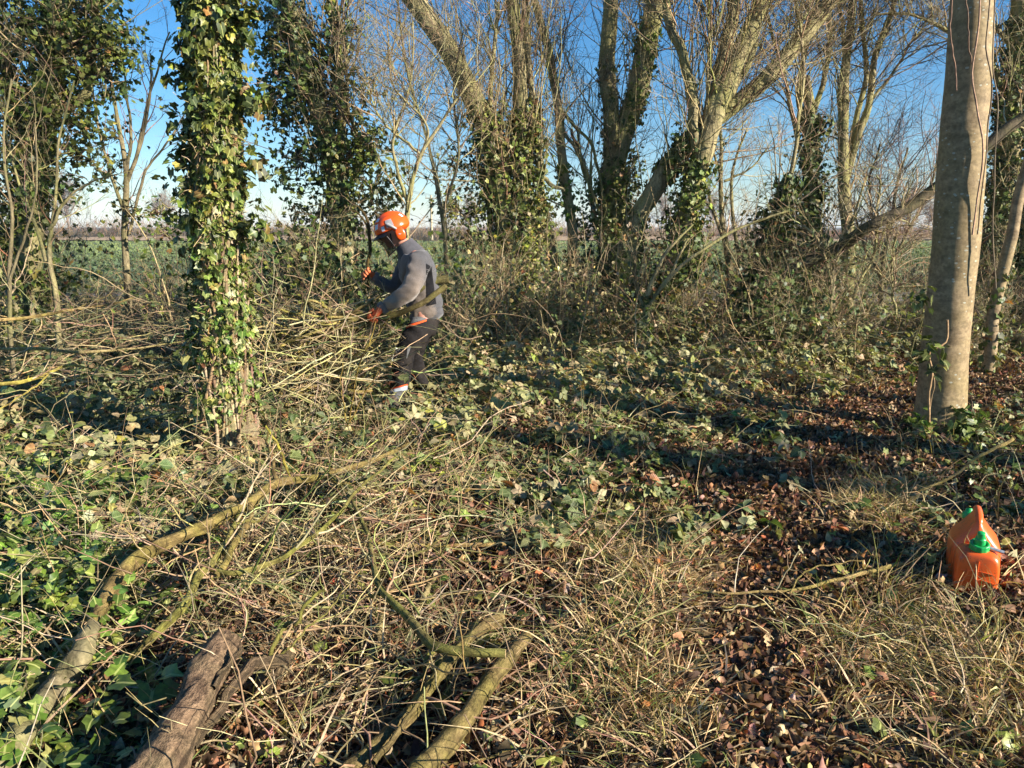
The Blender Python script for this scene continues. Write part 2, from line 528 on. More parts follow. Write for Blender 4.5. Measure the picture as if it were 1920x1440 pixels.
# ================================================================== THE SETTING
def sheet(name, xs, ys, hfun, mat, tint=(1, 1, 1)):
    X, Y = np.meshgrid(xs, ys)
    Z = hfun(X, Y)
    nx, ny = len(xs), len(ys)
    i = np.arange(ny - 1)[:, None] * nx + np.arange(nx - 1)[None]
    F = np.stack([i, i + 1, i + nx + 1, i + nx], -1).reshape(-1, 4)
    b = Buf(); b.add(np.stack([X, Y, Z], -1).reshape(-1, 3), F, tint)
    o = b.build(name, mat); return tag(o, kind='structure')


def soil_material():
    m, nt, N, L, b = new_mat('woodland_soil')
    pos = geo_pos(nt)
    n1 = noise(nt, pos, 9, 6, .7); n2 = noise(nt, pos, 1.1, 3); n3 = noise(nt, pos, 60, 3, .7)
    c = ramp(nt, n1, [(.3, (.025, .016, .01)), (.5, (.06, .04, .024)), (.7, (.12, .085, .05))])
    c = mixc(nt, c, (.07, .085, .03), mth(nt, 'MULTIPLY', ramp(nt, n2, [(.4, (0, 0, 0)), (.65, (1, 1, 1))]), .5))
    L.new(c, b.inputs['Base Color']); b.inputs['Roughness'].default_value = .95; b.inputs['Specular IOR Level'].default_value = .1
    bump(nt, mth(nt, 'ADD', n1, n3), 1.0, .03, b)
    return m


def field_material():
    m, nt, N, L, b = new_mat('crop_field')
    pos = geo_pos(nt)
    n1 = noise(nt, pos, 1.6, 5, .7, (1, 1, 1)); n2 = noise(nt, pos, .06, 3, .6, (.4, 1.6, 1))
    c = ramp(nt, n1, [(.35, (.06, .085, .04)), (.65, (.14, .18, .07))])
    c = mixc(nt, c, (.30, .34, .12), mth(nt, 'MULTIPLY', ramp(nt, n2, [(.45, (0, 0, 0)), (.6, (1, 1, 1))]), .6))
    L.new(c, b.inputs['Base Color']); b.inputs['Roughness'].default_value = .8
    bump(nt, n1, 1.0, .25, b)
    return m


def track_material():
    m, nt, N, L, b = new_mat('frosty_track')
    pos = geo_pos(nt)
    n1 = noise(nt, pos, 7, 5, .7); n2 = noise(nt, pos, .8, 3, .6, (.3, 1.5, 1))
    c = ramp(nt, n1, [(.35, (.07, .055, .045)), (.65, (.20, .17, .14))])
    c = mixc(nt, c, (.10, .13, .06), ramp(nt, n2, [(.45, (0, 0, 0)), (.6, (.8, .8, .8))]))
    L.new(c, b.inputs['Base Color']); b.inputs['Roughness'].default_value = .95
    bump(nt, n1, .8, .05, b)
    return m


xs = np.concatenate([-np.geomspace(1500, 14, 16), np.arange(-12, 12.01, .12), np.geomspace(14, 1500, 16)])
ys = np.concatenate([-np.geomspace(400, 4, 10), np.arange(-3, 18.01, .12), np.geomspace(19, 2500, 22)])
sheet('ground', xs, ys, H, soil_material())
sheet('farm_track', np.linspace(-90, 90, 60), np.linspace(16.6, 19.4, 6), lambda x, y: H(x, y) * 0 + .012 + .01 * np.sin(x * .7), track_material())
sheet('field', np.concatenate([-np.geomspace(500, 10, 14), [0], np.geomspace(10, 500, 14)]), np.concatenate([[19.0], np.geomspace(20, 88, 20)]), lambda x, y: x * 0 + .03, field_material())
sheet('field_margin', np.linspace(-400, 400, 40), np.linspace(88, 130, 8), lambda x, y: x * 0 + .05 + .1 * np.sin(x * .1), plain('dead_rough_grass', (.42, .30, .19), .9, .1, .35, 1.2, 1.0, .2))

# the leaf covered footpath
PATHPX = [(1500, 1500), (1400, 1330), (1370, 1200), (1400, 1080), (1440, 980), (1480, 900), (1540, 830), (1640, 770), (1760, 730), (1900, 700), (2060, 680)]
PC, _ = smooth_line([G(*p) for p in PATHPX], [1] * len(PATHPX), 60)


def path_mesh():
    b = Buf()
    tg = nrm(np.gradient(PC, axis=0)); side = nrm(np.cross(tg, ZZ))
    us = np.linspace(-1, 1, 9)
    V = []
    for i, p in enumerate(PC):
        hw = .34 + .05 * math.sin(i * .7)
        for u in us:
            q = p + side[i] * hw * u
            V.append((q[0], q[1], H(q[0], q[1]) + .016 - .012 * abs(u) ** 3))
    nx = len(us); i = np.arange(len(PC) - 1)[:, None] * nx + np.arange(nx - 1)[None]
    b.add(np.array(V), np.stack([i, i + 1, i + nx + 1, i + nx], -1).reshape(-1, 4))
    m, nt, N, L, bs = new_mat('trodden_earth')
    pos = geo_pos(nt); n1 = noise(nt, pos, 22, 6, .7)
    L.new(ramp(nt, n1, [(.3, (.045, .026, .016)), (.7, (.16, .10, .06))]), bs.inputs['Base Color']); bs.inputs['Roughness'].default_value = .95
    bump(nt, n1, 1.0, .02, bs)
    return tag(b.build('path', m), kind='structure')


path_mesh()


def path_dist(x, y):
    d = np.full(np.shape(x), 99.0)
    for p in PC[::2]: d = np.minimum(d, np.hypot(x - p[0], y - p[1]))
    return d


def crop_rows():
    b = Buf()
    n = 60000
    y = 19.4 + 60 * rng.random(n) ** 1.5
    x = rng.uniform(-1, 1, n) * (y * .8 + 2)
    y = np.round(y / .5) * .5 + rng.normal(0, .13, n)
    s = rng.uniform(.09, .2, n)
    pos = np.stack([x, y, .04 + rng.uniform(0, .16, n)], 1)
    d = rand_dir(n); d[:, 2] = np.abs(d[:, 2]) * .8 + .25
    nv = nrm(np.cross(d, rand_dir(n))); nv *= np.sign(nv[:, 2:3] + 1e-6)
    t = pal(n, [(4, (.055, .085, .055)), (3, (.075, .115, .06)), (2, (.11, .16, .08))])
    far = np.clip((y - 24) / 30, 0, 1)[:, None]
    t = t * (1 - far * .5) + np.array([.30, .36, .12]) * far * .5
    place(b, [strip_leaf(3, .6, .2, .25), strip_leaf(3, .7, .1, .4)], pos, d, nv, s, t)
    return tag(b.build('crop_plants', leaf_mat('crop_leaf', .75, .15, 0, .2, (1.1, 1.1, 1.1))), 'leafy green winter crop growing in the open field', 'crop', kind='stuff')


crop_rows()


def hedge(name, x0, x1, Y, h, label, palette, n, depth=2.5):
    b = Buf()
    x = rng.uniform(x0, x1, n); y = Y + rng.uniform(-depth / 2, depth / 2, n)
    h = h * (1 + .35 * np.sin(x * .047 + 2) * np.sin(x * .021)); hh = h * (.8 + .2 * np.sin(x * .35) * np.sin(x * .13 + 1) + .12 * rng.standard_normal(n))
    st = np.stack([x, y, np.zeros(n)], 1); st[:, 2] = rng.uniform(0, .7, n) * hh
    d = rand_dir(n) * .7 + ZZ
    pts = grow(st, d, hh * rng.uniform(.25, .5, n), 4, .25)
    tubes(b, pts, taper(np.full(n, .028), 4, .4), 3, pal(n, palette, .2))
    o = b.build(name, M_twig, origin=((x0 + x1) / 2, Y, 0))
    return tag(o, label, 'hedge')


hedge('hedge', 45, 120, 112, 2.4, 'low reddish brown clipped hedge along the far edge of the field, right side', [(3, (.26, .13, .08)), (2, (.30, .19, .12)), (1, (.16, .10, .07))], 5200)
hedge('hedge', -110, 42, 118, 3.0, 'long pale brown overgrown hedge across the far edge of the field', [(3, (.30, .21, .14)), (2, (.36, .27, .18)), (1, (.20, .14, .10))], 8500)


def bare_tree_far(px, h, Y, label, spread=1.0, seed=1):
    r = np.random.default_rng(seed)
    base = P(px, 425, Y); base[2] = 0
    t = thing('distant_tree', base, label, 'tree', 'bare trees beyond the far hedge')
    b = Buf()
    tr = grow(base[None], ZZ[None], [h * .55], 6, .06, r=r); rr = taper([h * .022], 6, .6)
    tubes(b, tr, rr, 5, (.22, .18, .15)); b.build('trunk', M_twig, t)
    c = Buf()
    p, d, q = sprout(tr, rr, 26, .3, 1, .7, r); d = nrm(d * [spread, spread, 1] + [0, 0, .2])
    l1 = grow(p, d, h * r.uniform(.25, .5, 26), 6, .16, .05, r); r1 = taper(np.full(26, h * .008), 6, .3)
    tubes(c, l1, r1, 4, (.24, .19, .16))
    p, d, q = sprout(l1, r1, 260, .2, 1, .7, r)
    l2 = grow(p, d, h * r.uniform(.08, .2, 260), 5, .2, .04, r); r2 = taper(np.full(260, h * .0035), 5, .4)
    tubes(c, l2, r2, 3, (.27, .21, .17))
    p, d, q = sprout(l2, r2, 1300, .2, 1, .7, r)
    l3 = grow(p, d, h * r.uniform(.04, .09, 1300), 3, .25, .03, r)
    tubes(c, l3, taper(np.full(1300, h * .0022), 3, .5), 3, (.30, .23, .18))
    c.build('crown', M_twig, t)


for i, (px, h, Y, lb) in enumerate([
        (315, 14, 210, 'hazy bare round tree on the skyline just left of the near ivy trunk'),
        (130, 20, 240, 'large hazy bare tree on the far left skyline'),
        (60, 16, 230, 'smaller hazy bare tree at the left end of the skyline'),
        (880, 9, 170, 'low brown bare tree on the skyline right of the standing worker'),
        (1240, 12, 190, 'bare skyline tree seen behind the yellow leaning limb'),
        (1700, 15, 230, 'bluish bare tree on the skyline left of the smooth grey trunk'),
        (1742, 12, 220, 'bushy bluish tree on the skyline hard against the smooth grey trunk'),
        (1340, 11, 200, 'faint bare tree on the skyline between the ivy columns')]):
    bare_tree_far(px, h, Y, lb, 1.1, 40 + i)

# utility pole and its wires
pt = P(808, 366, 95.0)
up = thing('utility_pole', (pt[0], pt[1], 0), 'pale wooden utility pole standing in the far field behind the worker', 'utility pole')
b = Buf(); tubes(b, np.array([[pt[0], pt[1], -.3], [pt[0], pt[1], pt[2]]]), [.17, .12], 10, (.46, .40, .28), cap=True); b.build('pole', M_twig, up)
b = Buf(); tubes(b, np.array([[pt[0] - .7, pt[1], pt[2] - .35], [pt[0] + .7, pt[1], pt[2] - .35]]), [.07, .07], 6, (.3, .26, .2), cap=2); b.build('crossarm', M_twig, up)
b = Buf()
for dx in (-.6, 0, .6): tubes(b, np.array([[pt[0] + dx, pt[1], pt[2] - .3], [pt[0] + dx, pt[1], pt[2] - .05]]), [.05, .04], 8, (.3, .3, .3), cap=True)
b.build('insulators', M_twig, up)
b = Buf()
for k, dx in enumerate((-.6, 0, .6)):
    a = np.array([pt[0] + dx, pt[1], pt[2] - .05]); e = P(-300 + 22 * k, -60 + 14 * k, 42)
    t = np.linspace(0, 1, 40)[:, None]; q = a * (1 - t) + e * t; q[:, 2] -= (4 * t * (1 - t) * 1.3)[:, 0]
    tubes(b, q, np.full(40, .013), 4, (.10, .10, .12))
tag(b.build('overhead_wires', M_twig, origin=pt), 'thin dark overhead wires sagging across the sky at upper left', 'wires')


# ================================================================== TREES
def stem_line(px, Y, k, yoff=None, ground=False):
    pts, rad = [], []
    for i, q in enumerate(px):
        y = Y + (q[3] if len(q) > 3 else 0)
        p = P(q[0], q[1], y); rad.append(W(q[2], p) * (1 if Y < 6.5 else .88)); pts.append(p)
    if ground:
        pts[0][2] = min(pts[0][2], float(H(pts[0][0], pts[0][1])) - .05)
    return smooth_line(pts, rad, k)


def wig(l, amp):
    k = len(l); t = np.linspace(0, 1, k)
    o = np.zeros((k, 3))
    for a in range(3):
        for f in (3, 7, 13): o[:, a] += amp / f * 2 * math.sin(rng.uniform(0, 6)) * np.sin(f * 3 * t + rng.uniform(0, 6))
    o *= np.minimum(t * 6, 1)[:, None]
    return l + o


def ivy_leaves(buf, line, rad, n, spread, size, palette, t0=0., t1=1., hug=.5, tmpl=None, side=None):
    k = len(line)
    t = rng.uniform(t0, t1, n) * (k - 1); i = np.minimum(t.astype(int), k - 2); f = (t - i)[:, None]
    p = line[i] * (1 - f) + line[i + 1] * f; r = rad[i]
    tg = nrm(line[i + 1] - line[i])
    a = nrm(np.cross(tg, np.array([.3, .9, .2]))); bb = np.cross(tg, a)
    th = rng.uniform(0, 6.283, n)
    out = a * np.cos(th)[:, None] + bb * np.sin(th)[:, None]
    lump = 1 + .6 * np.sin(t * .9 + 2 * np.cos(th)) + .4 * np.sin(th * 3 + t * .4)
    off = np.where(rng.random(n) < hug, rng.random(n) * .25, rng.random(n) ** 1.3) * spread * np.clip(lump, .25, 2.2)
    pos = p + out * (r * 1.02 + off)[:, None]
    d = nrm(-ZZ * .9 + out * .35 + .6 * rng.standard_normal((n, 3)))
    nv = nrm(out + .45 * rng.standard_normal((n, 3)) + ZZ * .35)
    place(buf, tmpl or IVY, pos, d, nv, size * rng.uniform(.55, 1.25, n), pal(n, palette, .18))


def clump_leaves(buf, cen, rx, n_sub, per, size, palette, sub=.13, tmpl=None, sticks=None, down=0.4):
    """foliage in an ellipsoid, made of many small sub-clumps with gaps."""
    cen = np.asarray(cen, float); rx = np.asarray(rx, float)
    u = rand_dir(n_sub) * (rng.random((n_sub, 1)) ** .4)
    sc = cen + u * rx
    q = np.repeat(np.arange(n_sub), per); n = len(q)
    o = rng.standard_normal((n, 3)) * sub * rng.uniform(.5, 1.3, n_sub)[q][:, None]
    pos = sc[q] + o
    nv = nrm(nrm(o) * .8 + ZZ * .7 + .35 * rng.standard_normal((n, 3)))
    d = nrm(nrm(o) * .5 - ZZ * down + .7 * rng.standard_normal((n, 3)))
    tone = rng.uniform(.7, 1.25, n_sub)[q][:, None]
    place(buf, tmpl or IVY, pos, d, nv, size * rng.uniform(.6, 1.25, n), np.clip(pal(n, palette, .15) * tone, .004, .8))
    if sticks is not None:
        s = np.broadcast_to(cen, sc.shape) + (sc - cen) * .1
        l = np.stack([s * (1 - t) + sc * t for t in np.linspace(0, 1, 5)], 1)
        l[:, 1:4] += .05 * rng.standard_normal((n_sub, 3, 3))
        tubes(sticks, l, taper(np.full(n_sub, .009), 5, .4), 3, pal(n_sub, C_TWIG))
    return sc


def twig_net(buf, lines, n1, n2, n3, len1, palette, up=.06, t0=.3, ang=.8, r1=.008, sides=3, wander=.16, n4=0):
    """three orders of fine twigs on a list of (line, rad)."""
    k = 16
    L_ = np.stack([l[np.linspace(0, len(l) - 1, k).astype(int)] for l, _ in lines])
    Rr = np.stack([r[np.linspace(0, len(r) - 1, k).astype(int)] for _, r in lines])
    p, d, q = sprout(L_, Rr, n1, t0, 1, ang)
    p = p + d * (q * .6)[:, None]
    a = grow(p, nrm(d + ZZ * .25), len1 * rng.uniform(.5, 1.3, n1), 9, wander, up); ra = taper(np.minimum(q * .5, r1 * rng.uniform(.6, 1.5, n1)), 9, .35)
    tubes(buf, a, ra, 4, pal(n1, palette))
    p, d, q = sprout(a, ra, n2, .15, 1, .75)
    b_ = grow(p, d, len1 * .42 * rng.uniform(.4, 1.3, n2), 6, wander * 1.2, up * .7); rb = taper(np.minimum(q * .75, r1 * .5), 6, .45)
    tubes(buf, b_, rb, sides, pal(n2, palette))
    if n3:
        p, d, q = sprout(b_, rb, n3, .15, 1, .75)
        c = grow(p, d, len1 * .17 * rng.uniform(.4, 1.4, n3), 4, wander * 1.4, up * .5); rc = taper(np.maximum(np.minimum(q * .8, r1 * .3), .0014), 4, .6)
        tubes(buf, c, rc, 3, pal(n3, palette))
    return a


def base_of(l): return (l[0][0], l[0][1], float(H(l[0][0], l[0][1])))


# ---- 1 near ivy-clad trunk
l, r = stem_line([(430, 905, 112), (424, 780, 100), (418, 600, 86), (410, 430, 76), (402, 250, 76), (397, 100, 78), (392, -60, 76), (386, -260, 70)], 5.0, 60, ground=True)
l = wig(l, .012)
t1 = thing('ivy_clad_tree', base_of(l), 'thick near trunk wrapped in yellow green ivy, nearest tree on the left', 'tree')
b = Buf(); tubes(b, l, r * (1 + .25 * np.exp(-np.arange(60) / 3)), 28, knob=.06); b.build('trunk', M_bark, t1)
b = Buf()
for k in range(46):
    a0 = rng.uniform(0, 6.28); n = 60
    tt = np.arange(n); a = a0 + .35 * np.sin(tt * rng.uniform(.1, .3) + rng.uniform(0, 6)) + tt * rng.normal(0, .006)
    rr = (r + rng.uniform(.0, .02))[:, None]
    q = l + rr * (np.cos(a)[:, None] * RT + np.sin(a)[:, None] * np.array([0, 1, 0]))
    e = rng.integers(25, 60)
    tubes(b, q[:e], np.linspace(rng.uniform(.008, .017), .004, e), 5, pal(1, [(2, (.24, .17, .10)), (1, (.34, .26, .16)), (1, (.16, .11, .065))])[0], knob=.15)
n = 2600
t = rng.uniform(0, 1, n) ** 1.2 * 40; i = t.astype(int); a = rng.uniform(0, 6.28, n)
out = np.stack([np.cos(a), np.sin(a), 0 * a], 1)
q = l[i] + out * (r[i] + .006)[:, None]
g = grow(q, nrm(out * .35 + rand_dir(n) + ZZ * .5), rng.uniform(.04, .12, n), 4, .35)
tubes(b, g, taper(np.full(n, .0035), 4, .5), 3, pal(n, [(2, (.36, .28, .15)), (2, (.26, .19, .10)), (1, (.48, .39, .25))]))
b.build('ivy_stems', M_twig, t1)
b = Buf()
ivy_leaves(b, l, r, 4000, .065, .047, C_IVYY, .45, 1, .55)
ivy_leaves(b, l, r, 4300, .06, .044, C_IVY, .22, 1, .55)
ivy_leaves(b, l, r, 1000, .05, .046, C_IVYB, .12, .5, .6)
ivy_leaves(b, l, r, 600, .05, .042, C_IVYY, .0, .35, .7)
for (px, py, rx, ns) in [(335, 120, .14, 9), (330, 250, .12, 8), (345, 420, .12, 7), (462, 60, .12, 9), (478, 180, .12, 9), (482, 400, .12, 7), (345, 330, .1, 6), (485, 300, .08, 5), (350, 20, .16, 10), (450, -20, .16, 10)]:
    clump_leaves(b, P(px, py, 4.95), (rx * .5, rx * .8, rx * 1.5), ns, 6, .052, C_IVYY, .05)
b.build('ivy', M_ivy, t1)
b = Buf(); ivy_leaves(b, l, r, 1500, .03, .032, C_LIT, 0, .45, .8, LIT); b.build('dead_leaves', M_litter, t1)


def ivy_tree(name, label, Y, stems, cat='tree', group=None, mat=None, ivy=(), clumps=(), net=None, shoots=None, pal_twig=C_TWIG, leafsize=.055, knob=.05, k=40, wamp=.03, wrap_stems=0):
    ls = [stem_line(s, Y, k, ground=(j == 0 and name != 'fallen_tree')) for j, s in enumerate(stems)]
    ls = [(wig(a, wamp), b_) for a, b_ in ls]
    root = thing(name, base_of(ls[0][0]), label, cat, group)
    for j, (a, rr) in enumerate(ls):
        b = Buf(); tubes(b, a, rr, 18 if rr.max() > .04 else 8, knob=knob)
        b.build('trunk' if j == 0 else 'limb', mat or M_bark2, root)
    tw = Buf()
    if shoots:      # thin upright shoots hugging the stems
        for j, n, ln in shoots:
            a, rr = ls[j]
            p, d, q = sprout(a[None], rr[None], n, .1, .85, .5)
            g = grow(p + d * q[:, None] * .8, nrm(d * .5 + ZZ), ln * rng.uniform(.5, 1.2, n), 10, .10, .12)
            tubes(tw, g, taper(rng.uniform(.004, .010, n), 10, .3), 5, pal(n, [(2, (.26, .22, .10)), (2, (.34, .28, .16)), (1, (.18, .13, .08))]))
    if net:
        twig_net(tw, [ls[j] for j in net['on']], net['n'][0], net['n'][1], net['n'][2], net['len'], net.get('pal', pal_twig), net.get('up', .06), net.get('t0', .3), net.get('ang', .8), net.get('r', .008))
    if ivy or clumps:
        iv = Buf()
        for (j, n, sp, t0, t1, pl) in ivy: ivy_leaves(iv, ls[j][0], ls[j][1], n, sp, leafsize, pl, t0, t1)
        for cl in clumps:
            px, py, rx, rz, ns, per, pl = cl[:7]
            c = P(px, py, Y + (cl[7] if len(cl) > 7 else 0))
            sx = W(2 * rx, c); sz = W(2 * rz, c)
            clump_leaves(iv, c, (sx * 1.05, min(sx, .5), sz * 1.05), int(ns * .72), int(per * .85), leafsize * .85, pl, .095, sticks=tw)
    if tw.n: tw.build('twigs', M_twig, root)
    if ivy or clumps: iv.build('ivy', M_ivyfar, root)
    return root, ls


# ---- 2 far-left ivy tree
ivy_tree('ivy_clad_tree', 'dark ivy covered tree filling the left edge of the picture', 8.0,
         [[(48, 640, 60), (50, 480, 56), (62, 330, 52), (85, 200, 48), (110, 80, 44), (120, -80, 40), (130, -250, 36)],
          [(85, 220, 26), (130, 200, 20), (165, 165, 17), (172, 60, 14), (195, -30, 12)],
          [(62, 330, 24), (20, 180, 20), (0, 60, 16), (-30, -80, 14)]],
         ivy=[(0, 1500, .22, .05, .9, C_IVY)],
         clumps=[(60, 60, 80, 80, 70, 26, C_IVYD), (160, 80, 95, 65, 80, 24, C_IVY), (90, 210, 90, 80, 85, 24, C_IVY), (50, 330, 85, 80, 70, 22, C_IVYD), (170, 20, 70, 60, 40, 22, C_IVYD),
                 (10, 170, 60, 120, 60, 22, C_IVY), (20, 440, 50, 80, 45, 20, C_IVY), (150, 290, 55, 40, 22, 16, C_IVYY), (60, 520, 60, 50, 28, 18, C_IVY), (190, 130, 40, 70, 24, 16, C_IVYD)],
         net=dict(on=[0, 1, 2], n=(60, 380, 900), len=1.1), shoots=[(0, 16, 1.8)])

# ---- 3 twiggy saplings at the left
ivy_tree('sapling', 'pinkish bare multi-stemmed sapling fanning up between two ivy trees', 8.6,
         [[(246, 668, 16), (242, 560, 15), (232, 430, 13), (236, 330, 11), (222, 230, 8), (205, 120, 6), (190, 40, 4)],
          [(236, 345, 9), (262, 270, 8), (276, 200, 6), (300, 110, 4), (318, 60, 3)],
          [(240, 340, 8), (268, 255, 6), (282, 170, 5), (282, 100, 3)],
          [(240, 420, 9), (200, 300, 6), (178, 200, 5), (170, 110, 3)],
          [(242, 440, 7), (268, 335, 6), (280, 310, 5), (322, 255, 4), (345, 215, 3)],
          [(238, 330, 8), (245, 240, 6), (232, 130, 4)]],
         mat=M_bark, wamp=.012, leafsize=.05,
         clumps=[(215, 245, 35, 18, 8, 10, C_IVY), (205, 330, 40, 40, 14, 10, C_IVY), (300, 400, 55, 25, 16, 10, C_IVYB), (240, 395, 50, 20, 12, 8, C_IVY), (310, 440, 40, 20, 12, 9, C_IVYB)],
         net=dict(on=[0, 1, 2, 3, 4, 5], n=(36, 130, 220), len=.55, pal=[(1, (.30, .21, .17)), (1, (.22, .15, .12))], t0=.25, r=.006, ang=.55), pal_twig=C_TWIG)
ivy_tree('sapling', 'pale slender crooked stem in front of the leftmost ivy tree', 7.6,
         [[(108, 640, 13), (106, 560, 12), (92, 490, 10), (96, 420, 8), (106, 350, 6), (112, 260, 5), (140, 150, 4)],
          [(86, 490, 9), (60, 400, 6), (30, 330, 5), (8, 230, 3)], [(92, 430, 8), (125, 380, 6), (165, 340, 4), (215, 330, 3)]],
         mat=M_bark2, wamp=.02, net=dict(on=[0, 1, 2], n=(30, 120, 160), len=.6, pal=C_CANE, r=.005))
ivy_tree('sapling', 'thin brown twiggy stems at the extreme left edge', 7.0,
         [[(20, 660, 10), (14, 520, 9), (22, 400, 7), (10, 280, 5), (20, 150, 4)], [(14, 540, 7), (50, 430, 5), (70, 330, 4), (66, 230, 3)]],
         mat=M_bark, wamp=.02, net=dict(on=[0, 1], n=(24, 100, 160), len=.6, pal=C_CANE, r=.005))

# ---- 4 dark ivy tree right of the near trunk
ivy_tree('ivy_clad_tree', 'leaning dark ivy covered tree behind the helmeted worker', 8.6,
         [[(655, 600, 52), (650, 500, 50), (638, 380, 46), (610, 250, 42), (570, 130, 40), (540, 20, 36), (515, -100, 32), (500, -250, 28)],
          [(640, 400, 22), (640, 250, 18), (632, 120, 14), (620, 0, 12), (615, -120, 10)],
          [(638, 380, 12), (675, 300, 10), (650, 200, 8), (655, 80, 6)]],
         ivy=[(0, 1700, .2, .05, .95, C_IVYD), (1, 400, .12, .0, .8, C_IVY)],
         clumps=[(530, 60, 55, 75, 48, 24, C_IVYD), (580, 170, 70, 60, 62, 24, C_IVYD), (560, 110, 60, 50, 36, 22, C_IVY), (640, 300, 60, 80, 55, 22, C_IVY), (560, 300, 55, 60, 32, 18, C_IVYD), (690, 260, 45, 65, 30, 16, C_IVY), (600, 400, 85, 40, 40, 18, C_IVY),
                 (700, 350, 60, 50, 36, 16, C_IVY), (540, 230, 40, 60, 22, 16, C_IVY), (505, 180, 30, 80, 22, 16, C_IVY), (640, 60, 40, 60, 18, 16, C_IVYD), (570, 480, 60, 40, 30, 18, C_IVYD), (720, 400, 40, 40, 18, 14, C_IVY), (600, 530, 70, 40, 34, 18, C_IVYD), (680, 170, 40, 50, 16, 14, C_IVY)],
         net=dict(on=[0, 1, 2], n=(80, 480, 1200), len=1.2), shoots=[(0, 26, 1.6), (1, 12, 1.2)])

# ---- 5 thin bare saplings above the worker
ivy_tree('sapling', 'thin forked bare sapling rising directly behind the orange helmet', 8.0,
         [[(772, 620, 12), (762, 440, 11), (770, 360, 10), (790, 290, 8), (835, 215, 6), (900, 130, 4)],
          [(768, 390, 9), (745, 320, 7), (738, 260, 6), (770, 150, 4), (775, 40, 3)],
          [(776, 330, 7), (800, 240, 5), (740, 160, 4), (725, 60, 3)],
          [(790, 290, 6), (740, 250, 5), (690, 190, 4)]],
         mat=M_bark2, wamp=.02, net=dict(on=[0, 1, 2, 3], n=(80, 500, 1300), len=.8, t0=.35, r=.006))
ivy_tree('sapling', 'spindly bare sapling with fine twigs left of the big central clump', 9.4,
         [[(835, 600, 12), (832, 460, 10), (822, 360, 8), (800, 250, 6), (760, 120, 5), (740, -20, 4)], [(830, 400, 7), (860, 300, 5), (850, 180, 4), (870, 60, 3)]],
         mat=M_bark, wamp=.03, net=dict(on=[0, 1], n=(70, 480, 1300), len=1.0, t0=.3, r=.006))

# ---- 6 central clump
ivy_tree('multi_stemmed_tree', 'big central tree with thick limb leaning left and ivy round its waist', 10.0,
         [[(968, 590, 62), (965, 500, 56), (948, 400, 50), (930, 290, 48), (890, 190, 46), (845, 100, 44), (790, 20, 42), (735, -60, 40), (670, -170, 36)],
          [(985, 560, 44), (985, 400, 38), (980, 280, 34), (975, 150, 32), (962, 30, 28), (950, -120, 24)],
          [(1000, 560, 20), (1012, 400, 16), (1010, 260, 14), (995, 160, 13), (985, 40, 12), (990, -100, 10)],
          [(940, 560, 14), (920, 420, 12), (915, 250, 10), (925, 120, 9), (935, 0, 8)],
          [(1040, 600, 26, .4), (1035, 500, 24, .4), (1022, 400, 22, .3), (1005, 330, 18, .2)],
          [(975, 300, 12), (1005, 320, 10), (1030, 345, 9), (1060, 355, 6)]],
         ivy=[(0, 1400, .14, .1, .55, C_IVY), (1, 1400, .14, .05, .55, C_IVYY), (1, 500, .06, .0, .3, C_IVYY), (2, 300, .1, .2, .6, C_IVY)],
         clumps=[(905, 330, 55, 75, 60, 22, C_IVYD), (960, 280, 50, 70, 50, 22, C_IVY), (985, 400, 45, 90, 55, 20, C_IVYY), (860, 400, 45, 55, 30, 16, C_IVY), (890, 460, 60, 60, 42, 18, C_IVYD), (925, 250, 50, 40, 24, 18, C_IVY), (1015, 440, 25, 90, 26, 16, C_IVY), (850, 300, 30, 30, 10, 12, C_IVY), (960, 500, 70, 60, 45, 18, C_IVY)],
         net=dict(on=[0, 1, 2, 3], n=(110, 800, 2300), len=1.4, pal=C_CANE), shoots=[(0, 50, 1.6), (1, 60, 2.2), (2, 24, 1.8)])
ivy_tree('slender_tree', 'slim pale bent stem standing right of the big central tree', 10.4,
         [[(1078, 600, 24), (1074, 480, 22), (1068, 400, 21), (1052, 300, 20), (1045, 200, 19), (1035, 110, 18), (1012, 30, 16), (985, -60, 14)],
          [(1052, 240, 8), (1090, 300, 7), (1125, 400, 6)], [(1045, 200, 8), (1075, 230, 7), (1110, 280, 6), (1140, 400, 5)]],
         ivy=[(0, 120, .1, .35, .5, C_IVYB), (0, 300, .12, 0, .15, C_IVYD)], net=dict(on=[0], n=(40, 260, 700), len=1.1, t0=.4), shoots=[(0, 8, 1.0)])

# ---- 8 twin trunks
ivy_tree('twin_trunked_tree', 'twin trunks right of centre, one dark and one lit, with ivy skirt', 10.6,
         [[(1150, 640, 74), (1150, 520, 66), (1150, 420, 56), (1152, 330, 50), (1168, 260, 46), (1192, 180, 44), (1212, 80, 44), (1226, 0, 42), (1238, -120, 40)],
          [(1148, 440, 40), (1146, 300, 36), (1144, 200, 36), (1142, 100, 34), (1145, 0, 32), (1150, -120, 30)],
          [(1128, 470, 12), (1110, 380, 10), (1090, 300, 8), (1072, 240, 6)]],
         ivy=[(0, 1100, .10, 0, .45, C_IVY), (0, 260, .05, .55, .8, C_IVYB), (1, 200, .06, .1, .6, C_IVY)],
         clumps=[(1130, 420, 50, 70, 55, 22, C_IVYD), (1165, 320, 42, 60, 40, 20, C_IVY), (1090, 520, 55, 60, 60, 22, C_IVYD), (1165, 490, 60, 70, 60, 22, C_IVY), (1205, 100, 20, 60, 20, 18, C_IVY), (1180, 400, 35, 60, 30, 20, C_IVY), (1130, 560, 80, 45, 50, 20, C_IVYD), (1195, 200, 22, 50, 14, 16, C_IVY)],
         net=dict(on=[0, 1, 2], n=(80, 520, 1500), len=1.3), shoots=[(0, 30, 1.6), (1, 24, 1.6)])

